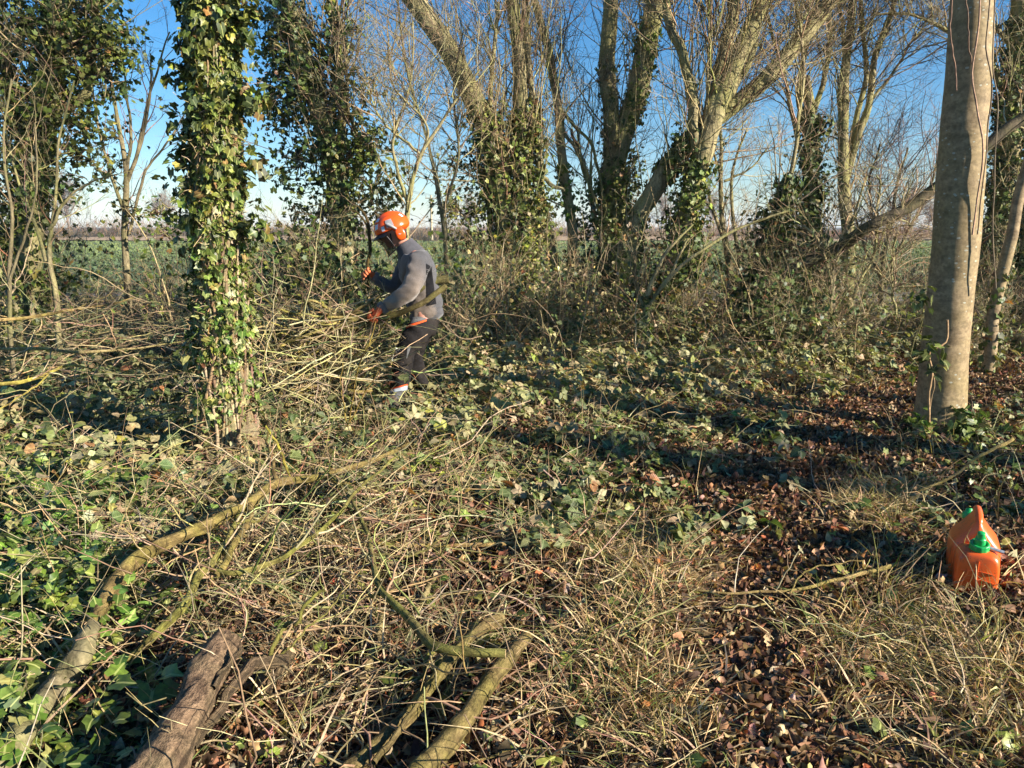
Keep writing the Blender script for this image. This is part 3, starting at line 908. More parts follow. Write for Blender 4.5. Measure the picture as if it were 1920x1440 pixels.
# ---- 9 big limb leaning right
ivy_tree('leaning_tree', 'big mossy yellow limb that leans up to the right across the other stems', 9.7,
         [[(1140, 640, 44), (1162, 560, 40), (1180, 490, 40), (1198, 410, 37), (1232, 350, 41), (1275, 285, 38), (1340, 225, 38), (1410, 170, 35), (1480, 95, 34), (1535, 30, 32), (1580, -50, 30), (1640, -170, 28)],
          [(1200, 410, 18), (1170, 440, 14), (1160, 520, 12)]],
         ivy=[(0, 250, .08, .38, .5, C_IVY), (0, 320, .07, .05, .3, C_IVY)], net=dict(on=[0], n=(60, 420, 1300), len=1.2, t0=.35, up=.12), shoots=[(0, 14, 1.4)], knob=.07)

# ---- 10 upright clump with many shoots
ivy_tree('multi_stemmed_tree', 'fork of several upright trunks crowded with thin shoots, ivy at its foot', 9.5,
         [[(1240, 620, 50), (1262, 520, 46), (1285, 420, 42), (1305, 330, 42), (1325, 270, 44), (1350, 190, 40), (1385, 100, 38), (1420, 20, 36), (1465, -90, 34)],
          [(1318, 280, 30), (1345, 170, 28), (1362, 80, 26), (1375, 0, 25), (1385, -120, 22)],
          [(1310, 300, 26), (1300, 210, 24), (1285, 130, 22), (1262, 60, 20), (1245, -40, 18)],
          [(1345, 210, 16), (1400, 130, 14), (1420, 40, 12), (1425, -80, 10)],
          [(1290, 400, 14), (1310, 320, 12), (1322, 250, 11), (1330, 120, 9), (1330, -40, 8)]],
         ivy=[(0, 1100, .13, .0, .5, C_IVY)],
         clumps=[(1280, 300, 32, 50, 30, 20, C_IVYD), (1290, 400, 40, 60, 46, 20, C_IVY), (1262, 480, 50, 60, 48, 20, C_IVYD), (1310, 480, 34, 60, 26, 18, C_IVY), (1240, 540, 55, 40, 34, 18, C_IVY)],
         net=dict(on=[0, 1, 2, 3, 4], n=(120, 850, 2400), len=1.3, pal=C_CANE), shoots=[(0, 40, 2.0), (1, 26, 1.6), (2, 16, 1.4), (4, 12, 1.6)])

# ---- 11 ivy columns
ivy_tree('ivy_clad_stump', 'leaning broken stump smothered in dark glossy ivy', 9.4,
         [[(1420, 620, 40), (1432, 520, 38), (1450, 440, 34), (1470, 370, 26), (1482, 330, 16)], [(1470, 380, 12), (1490, 300, 9), (1500, 200, 8), (1505, 100, 7), (1490, -20, 6)]],
         ivy=[(0, 1400, .16, 0, 1, C_IVYD)], clumps=[(1440, 470, 45, 80, 70, 22, C_IVYD), (1470, 400, 36, 50, 34, 20, C_IVY), (1410, 560, 50, 50, 44, 20, C_IVYD), (1480, 520, 40, 50, 26, 18, C_IVY)],
         net=dict(on=[0, 1], n=(34, 200, 560), len=1.0), shoots=[(0, 14, 1.4)])
ivy_tree('ivy_clad_tree', 'narrow upright trunk with an ivy sleeve and bare forked top', 10.8,
         [[(1530, 600, 34), (1526, 500, 32), (1522, 400, 30), (1520, 300, 28), (1516, 200, 24), (1510, 140, 18)],
          [(1516, 280, 14), (1500, 190, 12), (1512, 90, 10), (1540, -30, 9)], [(1520, 220, 13), (1545, 150, 11), (1556, 60, 10), (1545, -60, 8)],
          [(1510, 330, 11), (1492, 240, 9), (1470, 140, 8), (1440, 40, 7), (1430, -60, 6)]],
         ivy=[(0, 1500, .13, .1, .85, C_IVYD)], clumps=[(1524, 260, 30, 70, 34, 18, C_IVY), (1530, 360, 36, 60, 36, 18, C_IVYD), (1510, 450, 40, 50, 26, 18, C_IVYD), (1545, 540, 34, 50, 24, 18, C_IVY)],
         net=dict(on=[0, 1, 2, 3], n=(90, 700, 2100), len=1.3), shoots=[(0, 16, 1.4)])
ivy_tree('multi_stemmed_tree', 'pair of slim grey green stems forking widely left of the smooth trunk', 11.0,
         [[(1590, 600, 28), (1588, 480, 26), (1586, 380, 25), (1582, 280, 22), (1584, 180, 20), (1590, 80, 17), (1596, -30, 15), (1600, -120, 12)],
          [(1588, 330, 17), (1608, 250, 16), (1632, 190, 14), (1640, 110, 13), (1668, 30, 11), (1690, -80, 9)],
          [(1586, 350, 13), (1604, 230, 12), (1622, 140, 10), (1618, 40, 9), (1612, -80, 8)],
          [(1584, 300, 12), (1572, 190, 11), (1586, 90, 9), (1560, -40, 8)],
          [(1632, 190, 7), (1680, 130, 6), (1700, 90, 4), (1740, 40, 3)]],
         ivy=[(0, 120, .1, .0, .3, C_IVY)], net=dict(on=[0, 1, 2, 3, 4], n=(110, 900, 2800), len=1.35, t0=.35), shoots=[(0, 14, 1.4)])
ivy_tree('bare_bush', 'rounded bush of fine purplish twigs against the sky beside the smooth trunk', 11.6,
         [[(1650, 600, 12), (1655, 500, 10), (1670, 430, 8), (1680, 350, 6), (1700, 280, 4)], [(1655, 500, 7), (1640, 420, 6), (1630, 340, 5), (1650, 270, 4)], [(1655, 520, 7), (1700, 440, 6), (1740, 360, 5), (1760, 290, 4)], [(1650, 520, 7), (1610, 430, 5), (1590, 350, 4)]],
         mat=M_bark, net=dict(on=[0, 1, 2, 3], n=(110, 900, 2600), len=1.1, t0=.1, pal=[(2, (.26, .18, .14)), (2, (.34, .26, .22)), (1, (.18, .12, .10))], r=.006))

# ---- 13 half fallen trunk
ivy_tree('fallen_tree', 'half fallen mossy trunk sloping up behind the smooth grey trunk', 8.8,
         [[(1400, 545, 26, .4), (1440, 530, 28, .35), (1480, 508, 27, .3), (1525, 488, 26, .3), (1580, 462, 26, .2), (1620, 432, 24), (1690, 398, 24), (1740, 362, 23), (1775, 332, 22), (1830, 288, 23), (1885, 243, 25), (1930, 214, 24), (2020, 140, 24), (2160, 60, 24)]],
         mat=bark_mat('dark_mossy_bark', (.035, .03, .02), (.13, .10, .06), (.10, .11, .03), .5), net=dict(on=[0], n=(30, 150, 300), len=.7, t0=.05, pal=C_CANE, ang=1.2), knob=.06)  # darker bark tone over the whole trunk

# ---- 14 smooth grey trunk
l, r = stem_line([(1752, 836, 112), (1758, 800, 94), (1766, 740, 83), (1776, 620, 80), (1788, 480, 80), (1800, 330, 81), (1812, 180, 78), (1824, 20, 76), (1836, -140, 72), (1846, -280, 70)], 6.0, 70, ground=True)
t14 = thing('smooth_barked_tree', base_of(l), 'straight smooth grey trunk with dangling ivy vines, right side', 'tree')
b = Buf(); tubes(b, wig(l, .01), r, 36, knob=.018)
for k in range(7):   # root flare
    a = k * .9 + .3; o = np.array([math.cos(a), math.sin(a), 0])
    q = np.array([l[0] + o * .30 + ZZ * -.02, l[0] + o * .20 + ZZ * .05, l[0] + o * .12 + ZZ * .2, l[0] + o * .09 + ZZ * .42])
    q, rr = smooth_line(q, [.03, .055, .075, .05], 10); tubes(b, q, rr, 10, knob=.05)
b.build('trunk', M_smooth, t14)
front = np.array([0, -1.0, 0])
b = Buf()
for (pxs, w) in [([(1838, -20), (1834, 60), (1824, 140), (1830, 200), (1842, 270), (1838, 330), (1830, 400), (1824, 440)], 5), ([(1866, -30), (1862, 120), (1870, 200), (1866, 300), (1862, 420), (1866, 540)], 5),
                 ([(1858, -30), (1850, 80), (1860, 170), (1850, 260), (1842, 350), (1832, 440)], 4), ([(1745, 830), (1740, 760), (1748, 700), (1744, 660), (1772, 640), (1776, 600)], 7),
                 ([(1722, 830), (1742, 770), (1752, 720), (1747, 690)], 4), ([(1786, -20), (1782, 60), (1790, 120), (1794, 170)], 5), ([(1812, -20), (1816, 70), (1822, 120)], 5)]:
    q, rr = smooth_line([P(x, y, 5.76) for x, y in pxs], [W(w, P(x, y, 5.76)) for x, y in pxs], 26)
    tubes(b, wig(q, .01), rr * rng.uniform(.45, .7), 5, pal(1, [(1, (.20, .13, .09)), (1, (.26, .18, .12))])[0], knob=.15)
b.build('ivy_vines', M_twig, t14)
b = Buf()
for (px, py, rx, ns, per) in [(1745, 655, .05, 4, 6), (1728, 560, .04, 3, 6), (1738, 690, .05, 3, 5), (1718, 800, .10, 6, 7), (1800, 800, .14, 12, 9), (1840, 830, .20, 14, 9), (1760, 850, .2, 14, 9), (1700, 840, .15, 9, 8)]:
    clump_leaves(b, P(px, py, 5.75), (rx, rx * .8, rx * .9), ns, per, .06, C_IVYB if py > 780 else C_IVY, .05)
b.build('ivy', M_ivy, t14)

# ---- 15, 16 right edge
ivy_tree('slender_tree', 'slim leaning pole of a tree just right of the smooth grey trunk', 8.0,
         [[(1858, 645, 26), (1866, 590, 24), (1884, 500, 24), (1900, 420, 23), (1920, 330, 22), (1945, 220, 20), (1975, 80, 18), (2000, -60, 16)]],
         mat=M_smooth, ivy=[(0, 110, .03, .0, .28, C_IVY)], knob=.03)
ivy_tree('ivy_clad_tree', 'dark ivy covered tree at the right edge with crooked branches', 10.6,
         [[(1850, 600, 60), (1862, 500, 56), (1876, 400, 50), (1890, 300, 46), (1898, 200, 42), (1906, 100, 38), (1912, -20, 34), (1916, -140, 30)],
          [(1898, 190, 18), (1870, 150, 15), (1840, 100, 13), (1790, 62, 9), (1720, 30, 7), (1640, 30, 4)],
          [(1906, 90, 14), (1870, 60, 10), (1830, 10, 8), (1780, -40, 6)],
          [(1895, 230, 16), (1930, 170, 14), (1980, 120, 12)],
          [(1850, 560, 14), (1890, 450, 10), (1930, 360, 8), (1960, 250, 6)]],
         ivy=[(0, 1600, .16, .05, .8, C_IVYD)], clumps=[(1880, 170, 35, 60, 34, 18, C_IVYY), (1880, 330, 36, 70, 40, 18, C_IVY), (1860, 440, 40, 60, 34, 18, C_IVYD), (1910, 60, 40, 50, 22, 16, C_IVYD), (1920, 420, 40, 80, 36, 18, C_IVYD), (1930, 250, 40, 60, 30, 16, C_IVY)],
         net=dict(on=[0, 1, 2, 3], n=(110, 800, 2200), len=1.3, t0=.15), shoots=[(0, 40, 1.3)])
ivy_tree('ivy_clad_tree', 'thick trunk half out of the frame behind the slim leaning pole', 9.6,
         [[(1925, 600, 40), (1930, 480, 38), (1945, 340, 36), (1965, 200, 32), (1985, 40, 28)]], ivy=[(0, 700, .12, 0, .8, C_IVYD)], shoots=[(0, 20, 1.5)], net=dict(on=[0], n=(30, 200, 500), len=1.2))

# ---- 17 pale saplings and 18 ivy post
ivy_tree('sapling', 'cluster of pale thin stems between the two ivy covered stumps', 10.0,
         [[(1372, 600, 14), (1366, 500, 13), (1356, 420, 11), (1352, 340, 9), (1350, 260, 7), (1340, 200, 5)], [(1380, 600, 11), (1370, 500, 10), (1340, 400, 8), (1322, 340, 6)],
          [(1384, 600, 10), (1386, 500, 9), (1374, 420, 8), (1376, 320, 6), (1400, 240, 4)], [(1352, 330, 6), (1330, 270, 4), (1310, 250, 3)], [(1358, 340, 6), (1400, 320, 4), (1440, 280, 3)]],
         mat=M_bark2, wamp=.02, net=dict(on=[0, 1, 2, 3, 4], n=(50, 300, 700), len=.8, pal=C_CANE, r=.005))
ivy_tree('ivy_clad_stump', 'small ivy covered post of a sapling in the middle of the brambles', 8.4,
         [[(1216, 690, 16), (1214, 640, 15), (1210, 590, 12), (1222, 530, 9), (1250, 470, 7), (1300, 420, 4)], [(1212, 600, 9), (1225, 560, 8), (1300, 480, 7), (1380, 430, 6), (1480, 398, 4)], [(1212, 590, 8), (1190, 520, 6), (1195, 460, 4)], [(1215, 575, 8), (1258, 510, 6), (1290, 450, 4)]],
         mat=M_bark2, ivy=[(0, 200, .05, 0, .5, C_IVY)], wamp=.02, leafsize=.045, net=dict(on=[0, 1, 2, 3], n=(26, 90, 100), len=.5, pal=C_CANE, r=.005))
ivy_tree('bare_bush', 'tangle of straw coloured twigs where the half fallen trunk meets the ground', 9.0,
         [[(1560, 560, 10), (1570, 480, 9), (1600, 400, 6), (1625, 330, 4)], [(1560, 540, 8), (1540, 460, 6), (1500, 420, 4)], [(1600, 560, 8), (1640, 460, 6), (1650, 360, 5), (1640, 330, 3)], [(1680, 590, 6), (1672, 510, 5), (1680, 440, 4)], [(1780, 590, 5), (1765, 500, 4), (1750, 430, 3)]],
         mat=M_bark2, wamp=.03, net=dict(on=[0, 1, 2, 3, 4], n=(110, 500, 800), len=.85, pal=C_CANE, t0=.1, r=.006, up=0, ang=1.1))

# ---- shrubs that screen the field
def shrub(px, Y, h, spread, label, pl, leafy=None, n=(60, 420, 900), stems=7, lean=.0):
    base = P(px, 500, Y); base[2] = float(H(base[0], base[1]))
    root = thing('shrub', base, label, 'shrub', 'shrubs between the tree bases')
    b = Buf()
    st = np.repeat(base[None], stems, 0) + rng.standard_normal((stems, 3)) * [.12 * spread + .1, .1, 0]; st[:, 2] = base[2] - .03
    d = nrm(ZZ + rand_dir(stems, .8) * .55 * spread + RT * lean)
    l = grow(st, d, h * rng.uniform(.7, 1.35, stems), 12, .10, .02); r = taper(rng.uniform(.005, .012, stems) * (.6 + .4 * h), 12, .3)
    tubes(b, l, r, 6, pal(stems, pl), knob=.08); b.build('stems', M_twig, root)
    b = Buf(); twig_net(b, [(l[i], r[i]) for i in range(stems)], n[0], n[1], n[2], h * .5, pl, .03, .12, .8, .005); b.build('twigs', M_twig, root)
    if leafy:
        c = Buf(); tm, lp, cnt, sz = leafy
        q, d, s_ = sprout(l, r, cnt, .1, 1, .9)
        o = rng.standard_normal((cnt, 3)) * [.22, .22, .16]
        place(c, tm, q + o, nrm(rand_dir(cnt) - ZZ * .4), nrm(ZZ * .7 + S * .3 + .6 * rng.standard_normal((cnt, 3))), sz * rng.uniform(.6, 1.3, cnt), pal(cnt, lp)); c.build('leaves', M_ivyfar, root)


SH = [(25, 9.3, 1.7, 1.2, 'straw coloured twiggy shrub at the foot of the leftmost ivy tree', C_CANE, (IVY, C_IVY, 900, .05)),
      (150, 11.5, 1.0, 1.2, 'low grey twiggy shrub in front of the field between the left trees', C_TWIG, None),
      (300, 10.5, 1.1, 1.0, 'low twiggy shrub just left of the near ivy trunk', C_TWIG, (BRAM, C_BRAM, 260, .05)),
      (375, 8.6, 1.6, 1.0, 'twiggy shrub hidden behind the near ivy trunk', C_CANE, (IVY, C_IVY, 500, .05)),
      (505, 8.2, 1.5, 1.2, 'leafy shrub right of the near ivy trunk above the brash', C_CANE, (IVY, C_IVY, 1500, .05)),
      (585, 8.0, 1.55, 1.2, 'dense dark leafy shrub behind the held branches', C_CANE, (IVY, C_IVYD, 2600, .05)),
      (660, 8.0, 1.45, 1.0, 'leafy shrub behind the worker raised glove', C_CANE, (IVY, C_IVY, 2200, .05)),
      (850, 10.6, 1.1, 1.2, 'low bramble grown shrub right of the worker back', C_CANE, (BRAM, C_BRAM, 420, .05)),
      (895, 8.8, 1.5, 1.2, 'straw coloured shrub at the left foot of the big central tree', C_CANE, (BRAM, C_BRAM, 500, .05)),
      (985, 8.9, 1.3, 1.1, 'pale twiggy shrub against the foot of the big central tree', C_CANE, (BRAM, C_BRAMP, 420, .05)),
      (1075, 9.3, 1.0, 1.1, 'small leafy shrub between the central tree and the twin trunks', C_CANE, (IVY, C_IVYD, 900, .05)),
      (1150, 9.2, 1.0, 1.2, 'shrub of pale stems before the twin trunks', C_CANE, (BRAM, C_BRAMP, 600, .05)),
      (1300, 9.3, 1.3, 1.2, 'pale twiggy shrub at the foot of the forked upright trunks', C_CANE, (BRAM, C_BRAMP, 500, .05)),
      (1400, 9.8, 1.1, 1.2, 'low leafy shrub left of the leaning ivy stump', C_CANE, (BRAM, C_BRAM, 500, .05)),
      (1500, 9.0, 1.2, 1.1, 'shrub with small dark leaves under the half fallen trunk', C_CANE, (IVY, C_IVYD, 1500, .045)),
      (1600, 9.2, 1.3, 1.3, 'straw coloured bush under the middle of the half fallen trunk', C_CANE, (BRAM, C_BRAM, 350, .045)),
      (1690, 10.2, 1.0, 1.3, 'fine grey twiggy shrub in front of the field left of the smooth trunk', C_TWIG, None),
      (1890, 9.6, 1.7, 1.0, 'upright pale shoots behind the slim leaning pole', C_CANE, (BRAM, C_BRAM, 300, .05)),
      (1840, 8.9, .9, 1.2, 'low bramble grown shrub right of the smooth trunk', C_CANE, (BRAM, C_BRAM, 500, .05))]
for px, Y, h, sp_, lb, pl, lf in SH: shrub(px, Y, h, sp_, lb, pl, lf)

# ---- unseen trees added, with their ivy clumps, to shade the clearing
rng = np.random.default_rng(77)
SHADE = [(8.2, 2.45, .24, 0, 0, 0), (11.5, 6.4, .15, 3, 2.5, 5), (12.0, -1.0, .18, 6, 3.0, 5.0), (9.4, -5.2, .13, 0, 0, 0), (9.5, 3.75, .14, 6, 3.0, 5.6)]


def shade_tree(x, y, rad, i):
    p = np.array([x, y, 0.0]); k = 14
    l = grow(p[None], nrm(np.array([[.01, -.01, 1]])), [10.0], k, .012, .05); rr = taper([rad], k, .35)
    t = thing('unseen_shade_tree', p, 'bare unseen woodland tree with patchy ivy beside the viewpoint, added for its shade', 'tree', 'unseen shade trees beside the viewpoint')
    b = Buf(); tubes(b, l, rr, 14, knob=.05); b.build('trunk', M_bark2, t)
    b = Buf()
    n = 12; q, d, s = sprout(l, rr, n, .68, 1, .8)
    a = grow(q, nrm(d + ZZ * .3), rng.uniform(1.6, 3.6, n), 9, .12, .06); ra = taper(s * .45, 9, .25)
    tubes(b, a, ra, 6, (.24, .19, .11))
    q, d, s = sprout(a, ra, 110, .2, 1, .8); a2 = grow(q, d, rng.uniform(.5, 1.4, 110), 6, .16, .05); r2 = taper(np.minimum(s * .6, .012), 6, .4)
    tubes(b, a2, r2, 4, (.24, .19, .11))
    q, d, s = sprout(a2, r2, 500, .2, 1, .8); a3 = grow(q, d, rng.uniform(.2, .5, 500), 4, .18, .04)
    tubes(b, a3, taper(np.full(500, .0035), 4, .5), 3, (.24, .19, .11))
    b.build('crown', M_twig, t)
    iv = Buf()
    if i == 0: ivy_leaves(iv, l[0], rr[0], 2200, .12, .07, C_IVY, 0, .6)
    for j in range(SHADE[i][3]):
        c = p + ZZ * rng.uniform(SHADE[i][4], SHADE[i][5]) + rng.normal(0, .3, 3) * [1, 1, 0]
        clump_leaves(iv, c, (rng.uniform(.25, .5), rng.uniform(.25, .5), rng.uniform(.25, .5)), 12, 20, .07, C_IVY, .1)
    if iv.n: iv.build('ivy', M_ivyfar, t)


for i, (x, y, r_, *_) in enumerate(SHADE): shade_tree(x, y, r_, i)


# ================================================================== GROUND COVER
CANP = G(1822, 1120)


def gb(px, py, cx, cy, rx, ry): return np.exp(-((px - cx) / rx) ** 2 - ((py - cy) / ry) ** 2)


def scatter(n, weight, y0=1.5, y1=15.5, bias=1.0):
    """random ground points, denser towards the viewer, kept where weight(px,py,x,y) says so."""
    out = []; got = 0; f1 = [rng.uniform(2, 5), rng.uniform(0, 6), rng.uniform(1, 3), rng.uniform(2, 5), rng.uniform(0, 6)]
    while got < n:
        m = max(n, 2000) * 3
        u = rng.random(m); y = (y0 ** (1 - bias) + u * (y1 ** (1 - bias) - y0 ** (1 - bias))) ** (1 / (1 - bias)) if bias != 1.0 else y0 * (y1 / y0) ** u
        x = rng.uniform(-1, 1, m) * (.80 * y + .6)
        px, py = proj(x, y)
        w = weight(px, py, x, y) * np.clip(.75 + .6 * np.sin(x * f1[0] + f1[1] + 1.5 * np.sin(y * f1[2])) * np.sin(y * f1[3] + f1[4]), .12, 1.3)
        w = w * (1 - .85 * np.exp(-((x + 1.0) / .28) ** 2 - ((y - 5.95) / .45) ** 2))
        w = w * (1 - np.exp(-(((x - CANP[0]) / .16) ** 2 + ((y - CANP[1] - .03) / .17) ** 4)))
        k = rng.random(m) < w
        out.append(np.stack([x[k], y[k], H(x[k], y[k])], 1)); got += int(k.sum())
        if len(out) > 60: break
    a = np.concatenate(out)
    return a[:n]


def zlit(px, py, x, y):
    d = path_dist(x, y)
    return np.clip(.25 - .13 * (px < 850) + 1.0 * np.exp(-(d / .45) ** 2) + .7 * gb(px, py, 1500, 1300, 600, 280) + .35 * gb(px, py, 1100, 850, 350, 120) + .5 * gb(px, py, 1850, 700, 300, 60), 0, 1)


def zgrass(px, py, x, y):
    d = path_dist(x, y)
    w = 1.0 * gb(px, py, 1230, 1100, 130, 90) + 1.0 * gb(px, py, 1270, 1330, 110, 140) + .9 * gb(px, py, 1680, 1230, 200, 130) + .8 * gb(px, py, 1660, 960, 100, 50) + .6 * gb(px, py, 1840, 1380, 140, 120) + .5 * gb(px, py, 1080, 1330, 130, 120) + .35 * gb(px, py, 1100, 1000, 300, 60) + .45 * gb(px, py, 1500, 1420, 220, 60)
    w = 1.5 * w - .22
    return np.clip(w * (1 - np.exp(-(d / .27) ** 4)), 0, 1)


def zbram(px, py, x, y):          # tall bramble thicket
    d = path_dist(x, y)
    w = gb(px, py, 1300, 600, 520, 75) + .9 * gb(px, py, 1000, 640, 300, 75) + 1.0 * gb(px, py, 200, 680, 420, 95) + .9 * gb(px, py, 560, 720, 200, 100) + .5 * gb(px, py, 960, 750, 160, 60) + .5 * gb(px, py, 1880, 600, 200, 60) + .45 * gb(px, py, 1250, 700, 300, 40)
    w = w * (1 - np.exp(-(d / .6) ** 2))
    wk = np.exp(-((x + .95) / .55) ** 2 - ((y - 6.0) / .7) ** 2)
    return np.clip(w * (1 - .75 * wk), 0, 1)


def zlow(px, py, x, y):           # low ivy and bramble carpet
    d = path_dist(x, y)
    w = .9 * gb(px, py, 950, 830, 420, 110) + 1.0 * gb(px, py, 100, 1030, 260, 170) + .8 * gb(px, py, 300, 870, 400, 90) + .35 * gb(px, py, 1000, 980, 320, 90) + .9 * gb(px, py, 1850, 850, 140, 70) + .4 * gb(px, py, 1350, 1000, 150, 60) + .8 * gb(px, py, 60, 1250, 190, 160) + .5 * gb(px, py, 1340, 800, 200, 60)+ .12
    return np.clip(w * (1 - .96 * np.exp(-(d / .5) ** 4)), 0, 1)


def zleft(px, py, x, y):          # brash of twigs on the left
    w = 1.0 * gb(px, py, 430, 1020, 420, 190) + .9 * gb(px, py, 620, 700, 220, 110) + .7 * gb(px, py, 300, 640, 400, 80) + .6 * gb(px, py, 800, 870, 330, 90) + .5 * gb(px, py, 1200, 700, 450, 90) + .7 * gb(px, py, 560, 1300, 350, 140) + .12
    w = w * (1 - .93 * np.exp(-(path_dist(x, y) / .5) ** 4))
    return np.clip(w, 0, 1)


def litter(name, n, zone, palette, s0, s1, label, lift=.0, y1=14, bias=.9):
    p = scatter(n, zone, 1.5, y1, bias); n = len(p)
    p[:, 2] += .008 + lift * rng.random(n) ** 2 + .02 * rng.random(n)
    d = rand_dir(n); d[:, 2] *= .35
    nv = nrm(ZZ + .55 * rng.standard_normal((n, 3)))
    b = Buf(); place(b, LIT, p, d, nv, rng.uniform(s0, s1, n) * (1 + .03 * p[:, 1]), pal(n, palette, .2))
    return tag(b.build(name, M_litter), label, 'fallen leaves', kind='stuff')


rng = np.random.default_rng(100)
litter('leaf_litter', 90000, lambda px, py, x, y: zlit(px, py, x, y), C_LIT, .024, .062, 'brown curled fallen leaves lying over the woodland floor', .03)
litter('dark_leaf_litter', 26000, lambda px, py, x, y: .5 + 0 * px, C_LITD, .03, .07, 'dark rotting leaves under the brash and brambles', .01)


litter('path_litter', 12000, lambda px, py, x, y: np.exp(-(path_dist(x, y) / .4) ** 4), [(4, (.20, .095, .05)), (3, (.30, .16, .09)), (2, (.12, .06, .035)), (1, (.42, .28, .18))], .025, .06, 'red brown leaves trodden into the footpath', .02)


def grass(name, ntuft, per, zone, palette, h0, h1, label, w=.0022, flop=.9, mat=None, y1=8, spread=.05):
    c = scatter(ntuft, zone, 1.5, y1, .6); m = len(c)
    q = np.repeat(np.arange(m), per); n = len(q)
    p = c[q] + rng.standard_normal((n, 3)) * [spread, spread, 0]; p[:, 2] = H(p[:, 0], p[:, 1]) - .01
    lean = rand_dir(m, .8)[q] * .5 + rand_dir(n, .8) * .8
    d = nrm(ZZ * 1.0 + lean * flop)
    L_ = rng.uniform(h0, h1, n) * rng.uniform(.6, 1.2, m)[q]; k = 6
    pts = np.empty((n, k, 3)); pts[:, 0] = p; dd = d.copy()
    for j in range(1, k):
        dd = nrm(dd + lean * .28 * flop + np.array([0, 0, -.22 * flop]) + .10 * rng.standard_normal((n, 3)))
        pts[:, j] = pts[:, j - 1] + dd * (L_ / (k - 1))[:, None]
    pts[:, 1:, 2] = np.maximum(pts[:, 1:, 2], H(pts[:, 1:, 0], pts[:, 1:, 1]) + .004)
    sd = nrm(np.cross(d, rand_dir(n))) * (w * rng.uniform(.6, 1.5, n))[:, None]
    ww = np.array([1, 1, .95, .8, .5, .08])
    V = np.stack([pts - sd[:, None] * ww[None, :, None], pts + sd[:, None] * ww[None, :, None]], 2).reshape(-1, 3)
    i = (np.arange(n) * k * 2)[:, None]; j = np.arange(k - 1)[None] * 2
    F = np.stack([i + j, i + j + 1, i + j + 3, i + j + 2], -1).reshape(-1, 4)
    b = Buf(); b.add(V, F, np.repeat(pal(n, palette, .15), k * 2, 0))
    return tag(b.build(name, mat or M_grass), label, 'grass', kind='stuff')


rng = np.random.default_rng(101)
grass('dry_grass', 2300, 38, zgrass, C_STRAW, .09, .25, 'pale straw coloured dead grass in matted tufts beside the path', .0027, 1.2, spread=.04)
grass('green_grass', 700, 12, lambda px, py, x, y: np.clip(zgrass(px, py, x, y) * .8 + .04, 0, 1) * (path_dist(x, y) > .3), C_GREEN, .10, .24, 'thin green and yellowing grass blades among the dead tufts', .002, .9)
grass('dry_stalks', 330, 4, lambda px, py, x, y: np.clip(.8 * gb(px, py, 1680, 1000, 220, 260) + .3 * zleft(px, py, x, y) + .15, 0, 1) * (path_dist(x, y) > .3), C_STRAW, .2, .42, 'sparse upright dead grass stalks', .0017, .35, y1=9)
grass('thicket_grass', 2400, 15, lambda px, py, x, y: np.clip(zbram(px, py, x, y) * .9 + .5 * zleft(px, py, x, y), 0, 1), [(3, (.42, .31, .17)), (2, (.52, .42, .25)), (1, (.30, .20, .12))], .2, .5, 'matted brown dead stems lying under the brambles', .0028, 1.1, y1=14, spread=.15)


def creeping(name, n, zone, palette, s0, s1, h, label, tm, mat, y1=13):
    p = scatter(n, zone, 1.5, y1, .8); n = len(p)
    p[:, 2] += .015 + h * rng.random(n) ** 1.5
    nv = nrm(ZZ * 1.0 + .5 * rng.standard_normal((n, 3)) + S * .25); d = rand_dir(n, .6)
    b = Buf(); place(b, tm, p, d, nv, rng.uniform(s0, s1, n), pal(n, palette, .2))
    return tag(b.build(name, mat), label, 'ground cover', kind='stuff')


rng = np.random.default_rng(102)
creeping('ground_ivy', 7000, zlow, C_IVY, .03, .06, .07, 'small dark green ivy leaves creeping over the ground', IVY, M_ivy)
creeping('low_weeds', 4500, lambda px, py, x, y: np.clip(zlow(px, py, x, y) * .8 + .15, 0, 1), C_IVYB, .015, .035, .05, 'tiny bright green weed leaves between the fallen leaves', SLIM + BRAM[:1], M_leaf)


def twigs_on_ground(name, n, zone, label, palette, l0=.15, l1=.7, r0=.0016, r1=.0045, h=.12, y1=13, flat=.82):
    p = scatter(n, zone, 1.5, y1, .75); n = len(p); p[:, 2] += .006 + h * rng.random(n) ** 3
    k = 7
    pts = grow(p, rand_dir(n, flat), rng.uniform(l0, l1, n), k, .24, 0)
    pts[..., 2] = np.maximum(pts[..., 2], H(pts[..., 0], pts[..., 1]) + .004)
    rad = taper(rng.uniform(r0, r1, n), k, .45)
    b = Buf(); tubes(b, pts, rad, 4, pal(n, palette, .2))
    q, d, s = sprout(pts, rad, int(n * .9), .2, .9, .8)
    g = grow(q, d, rng.uniform(.04, .22, len(q)), 4, .15); tubes(b, g, taper(s * .6, 4, .5), 3, pal(len(q), palette, .2))
    return tag(b.build(name, M_twig), label, 'twigs', kind='stuff')


rng = np.random.default_rng(103)
twigs_on_ground('twig_litter', 3600, lambda px, py, x, y: zleft(px, py, x, y) * (1 - .6 * gb(px, py, 330, 1350, 260, 160)), 'pale snapped twigs scattered thickly over the cleared ground', C_CANE)
twigs_on_ground('fine_twig_litter', 3500, lambda px, py, x, y: (.35 + .2 * zgrass(px, py, x, y)) * (1 - .8 * np.exp(-(path_dist(x, y) / .4) ** 4)), 'fine dry twigs and stems mixed with the fallen leaves', C_CANE, .04, .2, .001, .0022, .05, 10)


